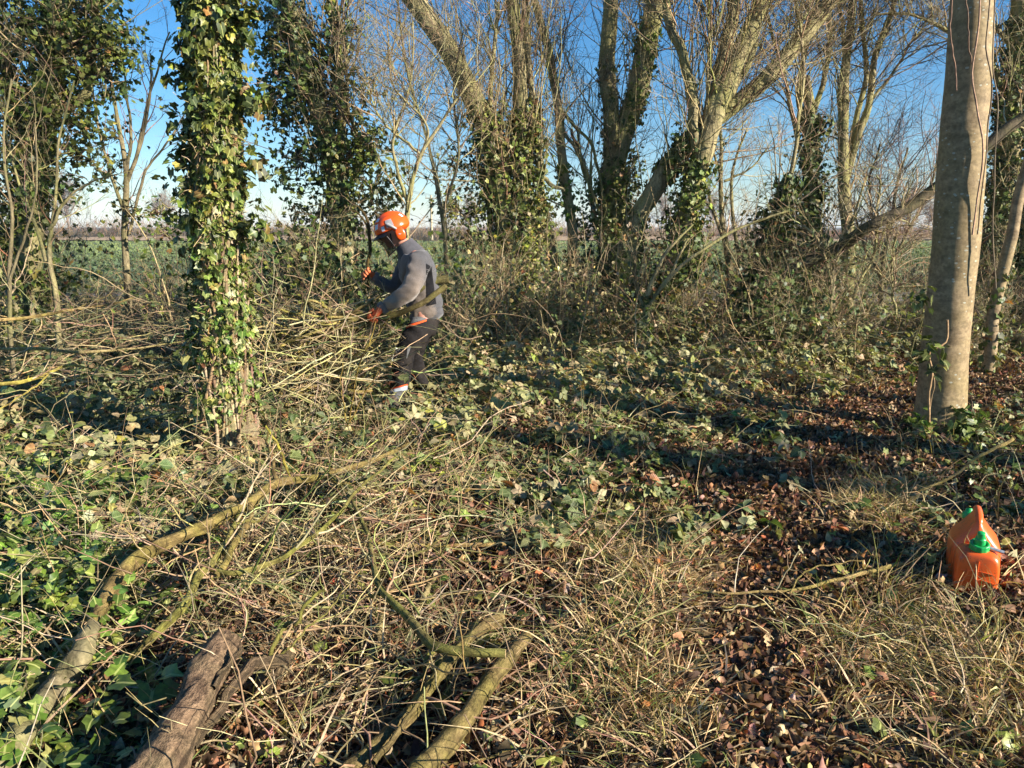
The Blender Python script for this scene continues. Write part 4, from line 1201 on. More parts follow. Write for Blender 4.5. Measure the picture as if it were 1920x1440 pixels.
def brash(name, n, zone, label, palette, l0, l1, r0, r1, h0, h1, y1=10):
    p = scatter(n, zone, 1.6, y1, .6); n = len(p); p[:, 2] += rng.uniform(h0, h1, n)
    main = np.array([.75, .5, 0.0]); k = 10
    d = nrm(main * rng.choice([-1, 1], (n, 1)) * rng.uniform(0, 1.2, (n, 1)) + rand_dir(n, .75))
    pts = grow(p, d, rng.uniform(l0, l1, n), k, .17, 0); pts[..., 2] = np.maximum(pts[..., 2], .01)
    rad = taper(rng.uniform(r0, r1, n), k, .4); b = Buf()
    tubes(b, pts, rad, 6, pal(n, palette, .2), knob=.1)
    m = n * 3; q, d, s_ = sprout(pts, rad, m, .15, 1, .7); g = grow(q, d, rng.uniform(.08, .35, m), 6, .2); tubes(b, g, taper(s_ * .6, 6, .45), 4, pal(m, palette, .2))
    q, d, s_ = sprout(g, taper(s_ * .6, 6, .45), m, .2, 1, .8); g = grow(q, d, rng.uniform(.03, .12, m), 4, .2); tubes(b, g, taper(np.maximum(s_ * .7, .0009), 4, .6), 3, pal(m, palette, .2))
    return tag(b.build(name, M_twig), label, 'brash', kind='stuff')


C_BR = [(3, (.34, .30, .12)), (3, (.30, .23, .13)), (2, (.42, .35, .2)), (1, (.18, .12, .08)), (1, (.26, .27, .08))]
rng = np.random.default_rng(104)
brash('brash_layer', 230, lambda px, py, x, y: np.clip(1.1 * gb(px, py, 480, 1080, 330, 170) + .5 * gb(px, py, 700, 950, 220, 90), 0, 1) * (1 - .7 * gb(px, py, 330, 1380, 170, 110)), 'crisscrossed cut twigs heaped over the lower left of the clearing', C_BR, .3, 1.0, .0022, .0055, .03, .2, 6)
brash('brash_layer', 620, lambda px, py, x, y: np.clip(gb(px, py, 140, 680, 340, 70) + .9 * gb(px, py, 600, 750, 160, 80), 0, 1), 'straw coloured cut twigs tangled over the brambles at the left', [(3, (.44, .36, .2)), (3, (.34, .26, .15)), (1, (.30, .30, .12))], .4, 1.3, .0025, .007, .2, .75, 11)


brash('brash_layer', 330, lambda px, py, x, y: np.clip(gb(px, py, 560, 765, 95, 60), 0, 1), 'pile of pale cut twigs between the near ivy trunk and the worker', [(3, (.46, .38, .22)), (3, (.34, .27, .15)), (1, (.32, .33, .12))], .4, 1.1, .0025, .007, .1, 1.0, 8)


def zivy(px, py, x, y): return np.clip(1.1 * gb(px, py, 40, 1120, 170, 190) + .8 * gb(px, py, 60, 1350, 150, 130) + .5 * gb(px, py, 250, 960, 160, 70) - .9 * gb(px, py, 90, 1340, 90, 100), 0, 1)


creeping('ivy_carpet', 1900, zivy, C_IVYB, .03, .06, .2, 'glossy green ivy leaves massed along the lower left edge', IVY, M_ivy, 6)
creeping('bramble_leaves', 700, lambda px, py, x, y: np.clip(gb(px, py, 160, 900, 300, 110) + .4 * gb(px, py, 760, 860, 300, 60), 0, 1), C_BRAMP, .04, .085, .34, 'dull khaki bramble leaves spread over the left foreground', BRAM, M_leaf, 7)

# -------- brambles
def bramble(buf_s, buf_l, base, n, h, reach, leaf, palette, gapmin=.25, lift=1.0):
    """n canes with leaves in threes; base (n,3)."""
    k = 10
    side = rand_dir(n, .9)
    d = nrm(ZZ * lift * rng.uniform(.6, 1.3, (n, 1)) + side * rng.uniform(.3, 1.1, (n, 1)))
    L_ = h * rng.uniform(.7, 1.6, n) + reach * rng.uniform(0, 1, n)
    pts = np.empty((n, k, 3)); pts[:, 0] = base; dd = d
    for j in range(1, k):
        dd = nrm(dd + side * .10 + np.array([0, 0, -.16]) + .09 * rng.standard_normal((n, 3)))
        pts[:, j] = pts[:, j - 1] + dd * (L_ / (k - 1))[:, None]
    pts[:, 1:, 2] = np.maximum(pts[:, 1:, 2], H(pts[:, 1:, 0], pts[:, 1:, 1]) + .02)
    rad = taper(rng.uniform(.0018, .0042, n), k, .45)
    tubes(buf_s, pts, rad, 4, pal(n, C_CANE, .2))
    m = int(n * 7)
    q, pd, s = sprout(pts, rad, m, gapmin, 1, 1.0)
    pd = nrm(pd + ZZ * .35)
    pl = rng.uniform(.02, .06, m)[:, None] * (leaf / .06)
    e = q + pd * pl
    tubes(buf_s, np.stack([q, (q + e) / 2 - ZZ * .003, e], 1), np.full((m, 3), .0011), 3, pal(m, C_CANE, .2))
    up = nrm(ZZ * .9 + S * .35 + .45 * rng.standard_normal((m, 3)))
    fw = nrm(pd * [1, 1, .3] + .2 * rng.standard_normal((m, 3))); fw = nrm(fw - up * np.sum(fw * up, -1, keepdims=True)); sdv = np.cross(up, fw)
    t = pal(m, palette, .12); sc = leaf * rng.uniform(.55, 1.3, m)
    for a, f, o in ((0, 1.1, .15), (1.15, .85, 0), (-1.15, .85, 0)):
        keep = rng.random(m) < (.95 if a == 0 else .8)
        dv = fw * math.cos(a) + sdv * math.sin(a)
        place(buf_l, BRAM, (e + fw * (sc * o)[:, None])[keep], (dv - ZZ * .15)[keep], nrm(up + .2 * rng.standard_normal((m, 3)))[keep], (sc * f)[keep], np.clip(t * (1 + .1 * rng.standard_normal((m, 1))), .01, .8)[keep])


def thicket(name, n, zone, h, leaf, palette, label, y0=1.5, y1=15, bias=.2):
    bs, bl = Buf(), Buf()
    p = scatter(n, zone, y0, y1, bias)
    bramble(bs, bl, p, len(p), h, .3, leaf, palette)
    root = thing(name, (0, 8, 0), label, 'brambles')
    root['kind'] = 'stuff'
    bs.build('canes', M_twig, root); bl.build('leaves', M_leaf, root)


rng = np.random.default_rng(105)
thicket('bramble_thicket', 3300, lambda px, py, x, y: zbram(px, py, x, y) * (px > 800) , .44, .062, C_BRAMP, 'pale green and tan bramble thicket across the middle of the wood', 5.5, 14)
thicket('bramble_thicket', 2600, lambda px, py, x, y: zbram(px, py, x, y) * (px <= 800), .58, .062, C_BRAM, 'darker green bramble thicket round the left hand trees', 4.2, 13)
thicket('low_brambles', 900, lambda px, py, x, y: np.clip(zlow(px, py, x, y) * (py < 1040), 0, 1), .12, .05, C_BRAM, 'low trailing brambles creeping over the cleared ground', 2.4, 9)

def ztall(px, py, x, y):
    w = np.clip((y - 7.6) / 1.2, 0, 1) * np.clip((14.5 - y) / 1, 0, 1)
    for cx, hw in ((230, 110), (1700, 60), (830, 26)): w = w * (1 - .6 * np.exp(-((px - cx) / hw) ** 4))
    return np.clip(w * (1 - np.exp(-(path_dist(x, y) / .8) ** 2)), 0, 1)


def tall_undergrowth():
    bs, bl = Buf(), Buf()
    p = scatter(3300, ztall, 7, 14.5, .2); n = len(p)
    bramble(bs, bl, p[:1500], 1500, 1.05, .5, .055, C_BRAM, .2, 1.6)
    l = grow(p[1500:], nrm(ZZ + .5 * rng.standard_normal((n - 1500, 3))), rng.uniform(.5, 1.8, n - 1500), 9, .12, .02); r = taper(rng.uniform(.003, .008, n - 1500), 9, .35)
    tubes(bs, l, r, 4, pal(n - 1500, C_CANE))
    q, d, s_ = sprout(l, r, 8000, .15, 1, .8); g = grow(q, d, rng.uniform(.1, .5, 8000), 6, .16, .02); rg = taper(np.minimum(s_ * .6, .003), 6, .5); tubes(bs, g, rg, 3, pal(8000, C_CANE))
    root = thing('tall_undergrowth', (0, 10, 0), 'tall mixed undergrowth of bare shoots and brambles between the tree bases', 'undergrowth'); root['kind'] = 'stuff'
    bs.build('stems', M_twig, root); bl.build('leaves', M_leaf, root)


rng = np.random.default_rng(106)
tall_undergrowth()

# individual bramble plants near the viewer
NB = [(395, 905, .34, .085, C_BRAM, 'large leaved bramble at the foot of the near ivy trunk', 4.7),
      (150, 900, .36, .085, C_BRAMP, 'bramble with big dull khaki leaves left of the near ivy trunk', 4.3),
      (560, 830, .24, .07, C_BRAM, 'bramble sprawling right of the near ivy trunk foot', 5.1),
      (1385, 840, .34, .062, C_BRAM, 'bright leaved bramble sprig standing alone beside the path', 6.0),
      (1060, 960, .14, .07, C_BRAM, 'ridged dark bramble leaves low in the centre of the clearing', 3.9),
      (1330, 1000, .16, .075, C_BRAM, 'dark ribbed bramble sprig at the left edge of the path', 3.7),
      (180, 1080, .16, .075, C_BRAM, 'glossy ribbed bramble above the left hand felled limb', 3.1),
      (840, 900, .12, .06, [(2, (.30, .32, .04)), (1, (.16, .2, .05))], 'yellowing bramble sprig below the worker', 4.6),
      (60, 800, .40, .08, C_BRAMP, 'tall bramble at the left edge with pale leaf undersides', 5.4),
      (760, 800, .25, .06, C_BRAMP, 'pale bramble leaves around the worker boots', 5.6)]
for px, py, h, leaf, pl, lb, Y in NB:
    g = G(px, py); nb = 9
    root = thing('bramble_plant', (g[0], g[1], float(H(g[0], g[1]))), lb, 'bramble')
    bs, bl = Buf(), Buf()
    base = g + rng.standard_normal((nb, 3)) * [.10, .08, 0]; base[:, 2] = H(base[:, 0], base[:, 1])
    bramble(bs, bl, base, nb, h, h * .5, leaf, pl, .35)
    bs.build('canes', M_twig, root); bl.build('leaves', M_leaf, root)

rng = np.random.default_rng(107)
# ivy sprays, bottom left
for px, py, ht, n, sz, lb in [(90, 1060, .20, 34, .075, 'bright green ivy patch at the left edge beside the felled limb'), (195, 1215, .26, 14, .075, 'shiny pale ivy spray with large lobed leaves over the left limb'), (60, 1330, .30, 9, .065, 'loose ivy shoot hanging over the bottom left corner'),
                              (110, 1425, .30, 10, .07, 'ivy shoot with round leaves at the bottom left edge'), (240, 1290, .25, 12, .07, 'ivy shoot climbing over the left hand mossy log'), (60, 1190, .22, 26, .07, 'dark shaded ivy patch under the left limb')]:
    g = G(px, py)
    root = thing('ivy_plant', (g[0], g[1], 0), lb, 'ivy')
    a, c = Buf(), Buf()
    ns = max(3, n // 4)
    st = g + rng.standard_normal((ns, 3)) * [.12, .08, 0]; st[:, 2] = 0
    l = grow(st, nrm(ZZ + rand_dir(ns, .5)), ht * rng.uniform(.8, 1.5, ns), 8, .18, -.06); tubes(a, l, taper(np.full(ns, .0025), 8, .5), 4, (.25, .27, .08))
    q, d, s = sprout(l, taper(np.full(ns, .002), 8, .5), n, .25, 1, .9); e = q + d * .04
    tubes(a, np.stack([q, e], 1), np.full((n, 2), .0012), 3, (.25, .3, .08))
    place(c, IVY[:3], e, nrm(d - ZZ * .3), nrm(ZZ * .6 + S * .6 + .4 * rng.standard_normal((n, 3))), sz * rng.uniform(.7, 1.2, n), pal(n, C_IVYB, .15))
    a.build('stems', M_twig, root); c.build('leaves', M_ivy, root)
rng = np.random.default_rng(301)


# ================================================================== FELLED WOOD
def lying(pts, k=70, amp=.012):
    a = [G(q[0], q[1], q[3] + (.05 if q[3] > .11 else 0)) for q in pts]
    l, r = smooth_line(a, [(.74 if q[2] < 45 else .88) * W(q[2], p) for q, p in zip(pts, a)], k)
    return wig(l, amp), r


def branch(name, label, main, sides=(), twigs=0, mat=None, tint=(1, 1, 1), cap=2, knob=.07, cat='branch', group=None, twiglen=.3, pal_t=None, free=None, sd=14):
    mk = free or lying
    l, r = mk(main)
    root = thing(name, l[0], label, cat, group)
    b = Buf(); tubes(b, l, r, sd, tint, knob=knob, cap=cap, capmi=1, capt=(1, 1, 1))
    if free is None and .006 < r.max() < .026:
        ns = 9; q, d, s_ = sprout(l[None], r[None], ns, .08, .95, 1.0)
        g = np.stack([q, q + d * (s_ * 1.5)[:, None], q + d * (s_ * rng.uniform(2, 3.6, ns))[:, None]], 1); tubes(b, g, np.stack([s_ * .45, s_ * .32, s_ * .22], 1), 7, tint, knob=.1)
    b.build('stem', [mat or M_stick, M_cut], root)
    allb = [(l, r)]
    if sides:
        for s in sides:
            l2, r2 = mk(s); allb.append((l2, r2))
            b = Buf(); tubes(b, l2, r2, 8, tint, knob=knob); b.build('side_branch', mat or M_stick, root)
    if twigs:
        b = Buf()
        L_ = np.stack([a[np.linspace(0, len(a) - 1, 16).astype(int)] for a, _ in allb]); Rr = np.stack([q[np.linspace(0, len(q) - 1, 16).astype(int)] for _, q in allb])
        q, d, s = sprout(L_, Rr, twigs, .2, 1, .8)
        g = grow(q, d, twiglen * rng.uniform(.4, 1.4, twigs), 8, .16, 0); g[..., 2] = np.maximum(g[..., 2], .01)
        rr = taper(np.minimum(s * .6, .006), 8, .35); tubes(b, g, rr, 5, pal(twigs, pal_t or C_CANE))
        q, d, s = sprout(g, rr, twigs * 3, .2, 1, .8); g2 = grow(q, d, twiglen * .35 * rng.uniform(.4, 1.3, twigs * 3), 5, .16); g2[..., 2] = np.maximum(g2[..., 2], .01)
        tubes(b, g2, taper(s * .6, 5, .5), 3, pal(twigs * 3, pal_t or C_CANE))
        b.build('twigs', M_twig, root)
    return root


MT = (.95, 1.05, .62); YT = (.9, .92, .5); BT = (.75, .62, .5); PT = (1.25, 1.15, 1.0)
branch('felled_limb', 'long brown felled limb running from the left log up to the centre of the clearing', [(172, 1175, 38, .12), (205, 1110, 42, .14), (240, 1062, 40, .17), (300, 1025, 34, .20), (400, 978, 30, .22), (470, 942, 27, .22), (520, 905, 22, .22), (600, 893, 18, .2), (690, 868, 14, .2), (770, 830, 8, .2)],
       [[(470, 945, 16, .22), (455, 1000, 17, .2), (400, 1080, 19, .17)], [(520, 905, 12, .22), (508, 860, 8, .3), (500, 810, 5, .35)], [(600, 893, 8, .2), (640, 905, 7, .2), (700, 900, 5, .2)], [(300, 1025, 10, .2), (270, 1000, 7, .24)]], 22, tint=(.78, .66, .46), knob=.12)
branch('felled_limb', 'yellow green forked limb lying below the long brown felled limb', [(236, 1240, 15, .1), (300, 1182, 22, .13), (352, 1135, 22, .15), (372, 1085, 21, .17), (398, 1050, 19, .18), (440, 985, 16, .2), (462, 948, 13, .22)],
       [[(395, 1068, 12, .17), (440, 1076, 14, .17), (500, 1060, 14, .17), (560, 1020, 12, .19), (620, 975, 10, .2), (680, 915, 8, .22), (740, 855, 5, .25)], [(440, 985, 9, .2), (500, 965, 7, .22), (510, 930, 5, .26)]], 20, tint=YT)
branch('cut_branch', 'olive crooked branch with a pale round sawn end in the middle foreground', [(948, 1225, 22, .13), (880, 1222, 24, .13), (812, 1212, 26, .12), (775, 1172, 22, .12), (735, 1130, 19, .12), (712, 1090, 16, .13), (700, 1040, 14, .15), (682, 985, 11, .17), (650, 930, 8, .2), (610, 880, 5, .24)],
       [[(700, 1040, 7, .15), (740, 1042, 6, .15), (800, 1030, 5, .16), (850, 1000, 3, .18)], [(712, 1115, 9, .12), (680, 1112, 7, .11), (660, 1108, 5, .1)], [(815, 1215, 9, .1), (790, 1260, 8, .07), (760, 1282, 6, .05)], [(700, 1035, 6, .15), (680, 1015, 4, .16)]], 16, tint=(.72, .72, .46), knob=.11)
branch('cut_log', 'cut pole with a pale sawn end pointing up from the bottom centre', [(700, 1560, 60, .06), (790, 1450, 52, .07), (850, 1380, 46, .08), (900, 1300, 43, .09), (950, 1240, 40, .10), (992, 1190, 34, .11)], tint=(.66, .56, .42), mat=M_stick, knob=.09, cat='log', sd=22)
branch('cut_log', 'split mossy pole lying left of the sawn pole at the bottom centre', [(560, 1560, 50, .05), (660, 1445, 46, .05), (745, 1362, 40, .06), (800, 1300, 34, .07), (850, 1230, 28, .08), (885, 1192, 26, .09), (938, 1155, 34, .09)], [[(700, 1430, 16, .09), (770, 1340, 15, .1), (830, 1250, 12, .1)]], tint=(.66, .57, .42), knob=.14, cat='log', sd=22)
branch('cut_log', 'thick fissured brown log with torn bark in the bottom left foreground', [(200, 1580, 120, .10), (280, 1470, 108, .12), (325, 1390, 96, .14), (372, 1300, 84, .16), (405, 1240, 76, .17), (428, 1205, 66, .18)], [[(360, 1400, 26, .12), (430, 1300, 26, .15), (480, 1245, 34, .17), (540, 1235, 30, .15)], [(400, 1290, 14, .2), (425, 1250, 14, .2), (455, 1215, 12, .22)]], 8, mat=M_log, knob=.10, cat='log', sd=34, twiglen=.15)
branch('cut_log', 'dark log crossing the bottom left corner beneath the ivy', [(-60, 1500, 66, .08), (20, 1410, 64, .09), (70, 1340, 60, .1), (115, 1275, 56, .11), (150, 1225, 46, .13), (172, 1180, 40, .14)], mat=M_bark, knob=.09, cat='log', sd=26)
branch('stump_root', 'rotten torn root wood beside the thick fissured log', [(470, 1330, 22, .05), (500, 1290, 40, .08), (520, 1250, 44, .1), (552, 1218, 26, .12)], mat=M_log, knob=.25, cat='root', sd=20)
branch('cut_branch', 'upright crooked twiggy branch rising from the rotten root wood', [(505, 1240, 12, .14), (530, 1180, 12, .2), (560, 1162, 10, .25), (582, 1125, 9, .3), (610, 1108, 7, .33)], [[(510, 1235, 6, .14), (570, 1190, 5, .2), (640, 1110, 4, .27)]], 5, tint=YT)
branch('cut_branch', 'pale rotten stick lying across under the left felled limb', [(128, 1128, 14, .06), (200, 1122, 15, .07), (280, 1108, 16, .08), (350, 1080, 14, .09), (420, 1050, 8, .1)], tint=(1.5, 1.4, 1.2), knob=.14)
branch('cut_branch', 'long straight pale stick lying crosswise in the middle of the clearing', [(480, 1030, 8, .08), (640, 1020, 9, .08), (820, 1022, 10, .07), (960, 1020, 12, .06), (1052, 1022, 13, .05)], tint=(1.3, 1.0, .8), knob=.12)
branch('cut_branch', 'stubby grey stick standing at a slant beside the olive crooked branch', [(782, 1150, 16, .03), (800, 1110, 14, .08), (815, 1075, 11, .12)], tint=(1.1, 1.05, .95), knob=.12)
branch('cut_branch', 'short grey rotten stick between the fissured log and the olive branch', [(680, 1290, 20, .03), (700, 1220, 19, .05), (720, 1150, 14, .07)], tint=(.95, .85, .75), knob=.14)
branch('cut_branch', 'broken curved branch under the yellow green limb pointing at the fissured log', [(300, 1480, 5, .25), (250, 1205, 7, .2), (290, 1198, 13, .13), (235, 1210, 14, .12)], tint=(.9, .75, .5), knob=.1) if False else None
branch('cut_branch', 'mossy yellow curved branch bowing over the ivy right of the near trunk foot', [(545, 905, 5, .2), (535, 870, 8, .26), (520, 835, 7, .33), (500, 800, 5, .42)], tint=(1.4, 1.35, .45))
branch('cut_branch', 'slim pale pole lying left to right at the left edge below the hedge line', [(-40, 652, 7, .55), (60, 655, 9, .55), (150, 660, 8, .55), (250, 652, 5, .55), (360, 640, 3, .58)], [[(60, 655, 5, .55), (20, 668, 4, .5), (-30, 690, 3, .45)]], 14, tint=PT)
branch('cut_branch', 'yellow barked branch reaching in from the left edge', [(-40, 720, 9, .48), (40, 716, 10, .48), (90, 700, 8, .5), (130, 685, 6, .53), (170, 690, 3, .53)], [[(90, 702, 5, .5), (60, 730, 4, .45), (0, 765, 3, .4)]], 10, tint=(1.4, 1.3, .6))
branch('cut_branch', 'long thin twiggy branch across the left side in front of the dark track', [(-40, 605, 9, .72), (70, 592, 8, .74), (140, 580, 7, .76), (200, 572, 5, .78), (250, 558, 3, .8)], [[(140, 580, 4, .76), (190, 560, 3, .8), (220, 540, 2, .85)]], 16, tint=(1.1, .9, .7))
branch('cut_branch', 'forked bleached twig left of the near ivy trunk', [(350, 772, 8, .25), (320, 762, 7, .28), (270, 760, 5, .3)], [[(350, 772, 6, .25), (330, 785, 5, .25), (310, 810, 4, .2)], [(340, 775, 5, .25), (300, 782, 4, .25)]], 5, tint=(1.5, 1.3, .95))
branch('cut_branch', 'peeled stick end lying left of the large leaved bramble', [(272, 895, 10, .1), (330, 925, 13, .08), (345, 935, 12, .07)], tint=(1.7, 1.4, 1.0))
branch('fallen_branch', 'curved grey fallen twig on the leafy path beside the orange can', [(1285, 1105, 5, .03), (1370, 1112, 6, .035), (1450, 1108, 7, .04), (1520, 1100, 8, .05), (1590, 1082, 9, .06), (1650, 1068, 11, .07), (1692, 1054, 9, .09)],
       [[(1590, 1082, 5, .06), (1575, 1120, 4, .05), (1530, 1160, 4, .04), (1475, 1215, 3, .03)], [(1480, 1122, 4, .03), (1420, 1135, 6, .03), (1350, 1138, 5, .03)], [(1480, 1115, 4, .04), (1510, 1072, 4, .07), (1560, 1058, 4, .09), (1620, 1050, 3, .1)]], 6, tint=(1.25, 1.05, .8), knob=.08)
branch('fallen_branch', 'thin pale twig lying right of the sawn pole', [(1040, 1258, 5, .03), (1110, 1268, 6, .03), (1180, 1278, 5, .035), (1260, 1290, 3, .04)], tint=(1.1, .95, .75))
branch('fallen_branch', 'pale straight stick poking up right of the smooth grey trunk foot', [(1700, 930, 6, .03), (1790, 888, 7, .12), (1850, 850, 8, .2), (1898, 820, 9, .26)], tint=(1.3, 1.1, .8))
branch('fallen_branch', 'twig curving over the bottom edge of the clearing', [(800, 1445, 5, .04), (860, 1428, 6, .05), (950, 1412, 5, .05), (1040, 1398, 3, .05)], tint=(1, .85, .65))
branch('fallen_branch', 'grey slanting stick right of the path bend among the dead grass', [(1120, 1180, 6, .03), (1180, 1188, 8, .03), (1240, 1172, 5, .04)], tint=(1.4, 1.25, 1.05))
branch('fallen_branch', 'brown curved stick at the right edge beyond the leafy path', [(1560, 862, 5, .03), (1620, 855, 5, .03), (1720, 812, 6, .05), (1800, 790, 4, .08)], tint=(.9, .75, .55))
branch('cut_branch', 'long yellow whippy twigs standing in front of the worker legs', [(655, 790, 4, .15), (662, 740, 3.5, .38), (672, 690, 3, .6), (690, 650, 2.5, .78), (705, 600, 2, .95)], [[(650, 800, 4, .15), (680, 745, 3, .38), (712, 690, 2, .6)], [(652, 800, 4, .15), (640, 735, 3, .4), (642, 680, 2, .62)]], 5, tint=(1.3, 1.0, .55))

# moss cushion and rotten wood near the can
g = G(1838, 1172)
b = Buf(); n = 1500
u = rand_dir(n); u[:, 2] = np.abs(u[:, 2]); p = np.array([g[0], g[1], 0]) + u * [.055, .05, .035]
place(b, SLIM, p, nrm(u + .3 * rand_dir(n)), rand_dir(n), rng.uniform(.008, .016, n), pal(n, [(1, (.26, .30, .03)), (1, (.18, .23, .03))]))
tag(b.build('moss_cushion', M_leaf, origin=(g[0], g[1], 0)), 'bright yellow green moss cushion on the ground in front of the orange can', 'moss')
branch('fallen_branch', 'short bleached chunk of wood beside the moss cushion', [(1785, 1182, 18, .03), (1815, 1170, 22, .03), (1838, 1160, 14, .04)], tint=(1.7, 1.5, 1.2), knob=.15)
branch('fallen_branch', 'short rotten grey wood chunk beside the moss on the trodden path', [(1560, 1205, 10, .02), (1600, 1215, 12, .02), (1640, 1228, 8, .02)], tint=(.9, .75, .6), knob=.15)

# ================================================================== BRASH HELD BY THE WORKER AND HEAPED BESIDE HIM
def aloft(Y0):
    def f(pts, k=30):
        a = [P(q[0], q[1], Y0 + (q[3] if len(q) > 3 else 0)) for q in pts]
        l, r = smooth_line(a, [W(q[2], p) for q, p in zip(pts, a)], k)
        return wig(l, .01), r
    return f


HB = aloft(6.13)
branch('held_branch', 'thick cut branch tucked under the worker arm with its butt behind his back', [(836, 536, 12, .05), (812, 553, 11, .0), (780, 574, 10, -.05), (745, 588, 11, 0), (705, 602, 10, -.02), (660, 625, 9, 0), (610, 650, 8, .05), (560, 672, 7, .1)], [[(705, 602, 7, 0), (650, 598, 7, 0), (600, 585, 7, 0), (560, 560, 6, .05), (515, 550, 5, .1)]], 14, free=HB, tint=(.40, .37, .25), twiglen=.35)
branch('held_branch', 'second cut branch under the worker arm with a dark upper butt', [(840, 523, 18, .3), (806, 530, 14, .25), (760, 560, 12, .1), (720, 590, 10, .0), (680, 582, 9, .0), (640, 588, 8, .0), (590, 602, 7, 0), (530, 618, 5, .1), (490, 640, 4, .1)], [], 12, free=HB, tint=(.36, .36, .24), twiglen=.35)
branch('held_branch', 'dark crooked stick held upright in the worker raised glove', [(690, 545, 5, .33), (690, 500, 6, .33), (694, 470, 6.5, .33), (691, 430, 6, .33), (686, 405, 5, .33), (672, 388, 3, .33)], [[(690, 430, 4, .33), (675, 402, 3, .33), (655, 395, 2, .33)]], 4, free=HB, tint=(.28, .22, .14))
rng = np.random.default_rng(311)
hs = []
for i in range(18):
    y0 = rng.uniform(584, 604); y1 = rng.uniform(540, 690); x1 = rng.uniform(455, 560)
    m1 = (y0 + y1) / 2 + rng.uniform(-18, 18)
    hs.append([(rng.uniform(688, 712), y0, rng.uniform(5, 8), 0), (rng.uniform(640, 665), y0 * .7 + m1 * .3 + rng.normal(0, 7), rng.uniform(4, 8), rng.uniform(-.1, .1)), ((650 + x1) / 2 + rng.normal(0, 12), m1 + rng.normal(0, 12), rng.uniform(3, 6), rng.uniform(-.2, .2)), (x1, y1, 3, rng.uniform(-.2, .3))])
for s in hs:
    branch('held_branch', 'one of the thin pale branches fanning out from the worker lower glove', s, [], 5, free=HB, tint=tuple(rng.uniform(.85, 1.3) * np.array([1.1, 1.0, .68])), group='thin branches in the worker grip', twiglen=.22, sd=6)
branch('cut_branch', 'long straight grey branch slanting through the brash below the worker glove', [(500, 690, 9, .3), (530, 672, 14, .25), (580, 645, 14, .2), (640, 622, 13, .1), (690, 600, 11, 0)], [], 4, free=HB, tint=(.9, .85, .55))
PB = aloft(6.5)
for i in range(40):
    x0, y0 = rng.uniform(470, 650), rng.uniform(600, 770)
    a = rng.normal(.5, .55); L_ = rng.uniform(50, 150)
    x1, y1 = x0 + L_ * math.cos(a), y0 - L_ * math.sin(a)
    branch('brash_stick', 'one of the loose sticks heaped between the near ivy trunk and the worker', [(x0, y0, rng.uniform(4, 9), -.3), ((x0 + x1) / 2 + rng.normal(0, 6), (y0 + y1) / 2 + rng.normal(0, 6), 6, rng.uniform(-.5, .2)), (x1, y1, 3, rng.uniform(-.6, .4))], [], 4, free=PB, tint=tuple(rng.uniform(.8, 1.35) * np.array([1.15, 1.0, .68])), group='heaped brash sticks', twiglen=.2, sd=6)

# ================================================================== THE WORKER
from mathutils.bvhtree import BVHTree


def skin_mesh(joints, edges, root=0, sub=2):
    me = bpy.data.meshes.new('skel')
    me.from_pydata([tuple(j[0]) for j in joints], edges, [])
    o = bpy.data.objects.new('skel', me); col.objects.link(o)
    md = o.modifiers.new('skin', 'SKIN'); md.use_smooth_shade = True
    for i, j in enumerate(joints):
        sv = me.skin_vertices[0].data[i]; rr = j[1]
        sv.radius = rr if isinstance(rr, tuple) else (rr, rr); sv.use_root = (i == root)
    ms = o.modifiers.new('sub', 'SUBSURF'); ms.levels = sub; ms.render_levels = sub
    dg = bpy.context.evaluated_depsgraph_get(); dg.update()
    e = o.evaluated_get(dg); m2 = e.to_mesh()
    V = np.empty(len(m2.vertices) * 3); m2.vertices.foreach_get('co', V); V = V.reshape(-1, 3)
    N_ = np.empty(len(m2.vertices) * 3); m2.vertices.foreach_get('normal', N_); N_ = N_.reshape(-1, 3)
    Q = np.array([list(p.vertices) for p in m2.polygons if len(p.vertices) == 4]); T3 = np.array([list(p.vertices) for p in m2.polygons if len(p.vertices) == 3])
    e.to_mesh_clear(); bpy.data.objects.remove(o); bpy.data.meshes.remove(me)
    F = [f for f in (Q, T3) if len(f)]
    return V, F, N_


def wrinkle(V, N_, amp, f=18, seed=0):
    r = np.random.default_rng(seed); d = np.zeros(len(V))
    for i in range(7):
        k = r.standard_normal(3) * [.8, .8, 1.3] * f * (1 + i * .3); d += np.sin(V @ k + r.uniform(0, 6) + 1.2 * np.sin(V @ (k * .37)[::-1])) / (1 + i * .35)
    return V + N_ * (amp * d / 2.5)[:, None]


pb = G(752, 768)
pass
man = thing('person', (P(760, 750, 6.4)[0], 6.42, 0), 'person in an orange helmet and grey fleece bending to carry an armful of cut branches', 'person')
J = lambda x, y, Y: P(x, y, Y)
# body: one continuous surface
jt = [(J(797, 590, 6.46), (.08, .09)), (J(792, 555, 6.45), (.085, .10)), (J(782, 512, 6.44), (.09, .12)), (J(770, 478, 6.43), (.06, .07)), (J(757, 460, 6.42), .055), (J(748, 446, 6.42), .06),
      (J(786, 486, 6.25), .058), (J(776, 542, 6.12), .042), (J(718, 578, 6.05), .03), (J(705, 588, 6.03), .03),
      (J(764, 488, 6.60), .058), (J(738, 543, 6.58), .042), (J(702, 519, 6.52), .03), (J(690, 512, 6.50), .03),
      (J(796, 612, 6.38), .06), (J(758, 662, 6.32), .06), (J(747, 732, 6.34), .035), (J(745, 744, 6.35), .03), (J(740, 750, 6.34), .025),
      (J(794, 612, 6.54), .06), (J(772, 668, 6.62), .06), (J(796, 732, 6.72), .035), (J(798, 744, 6.73), .03), (J(794, 750, 6.72), .025)]
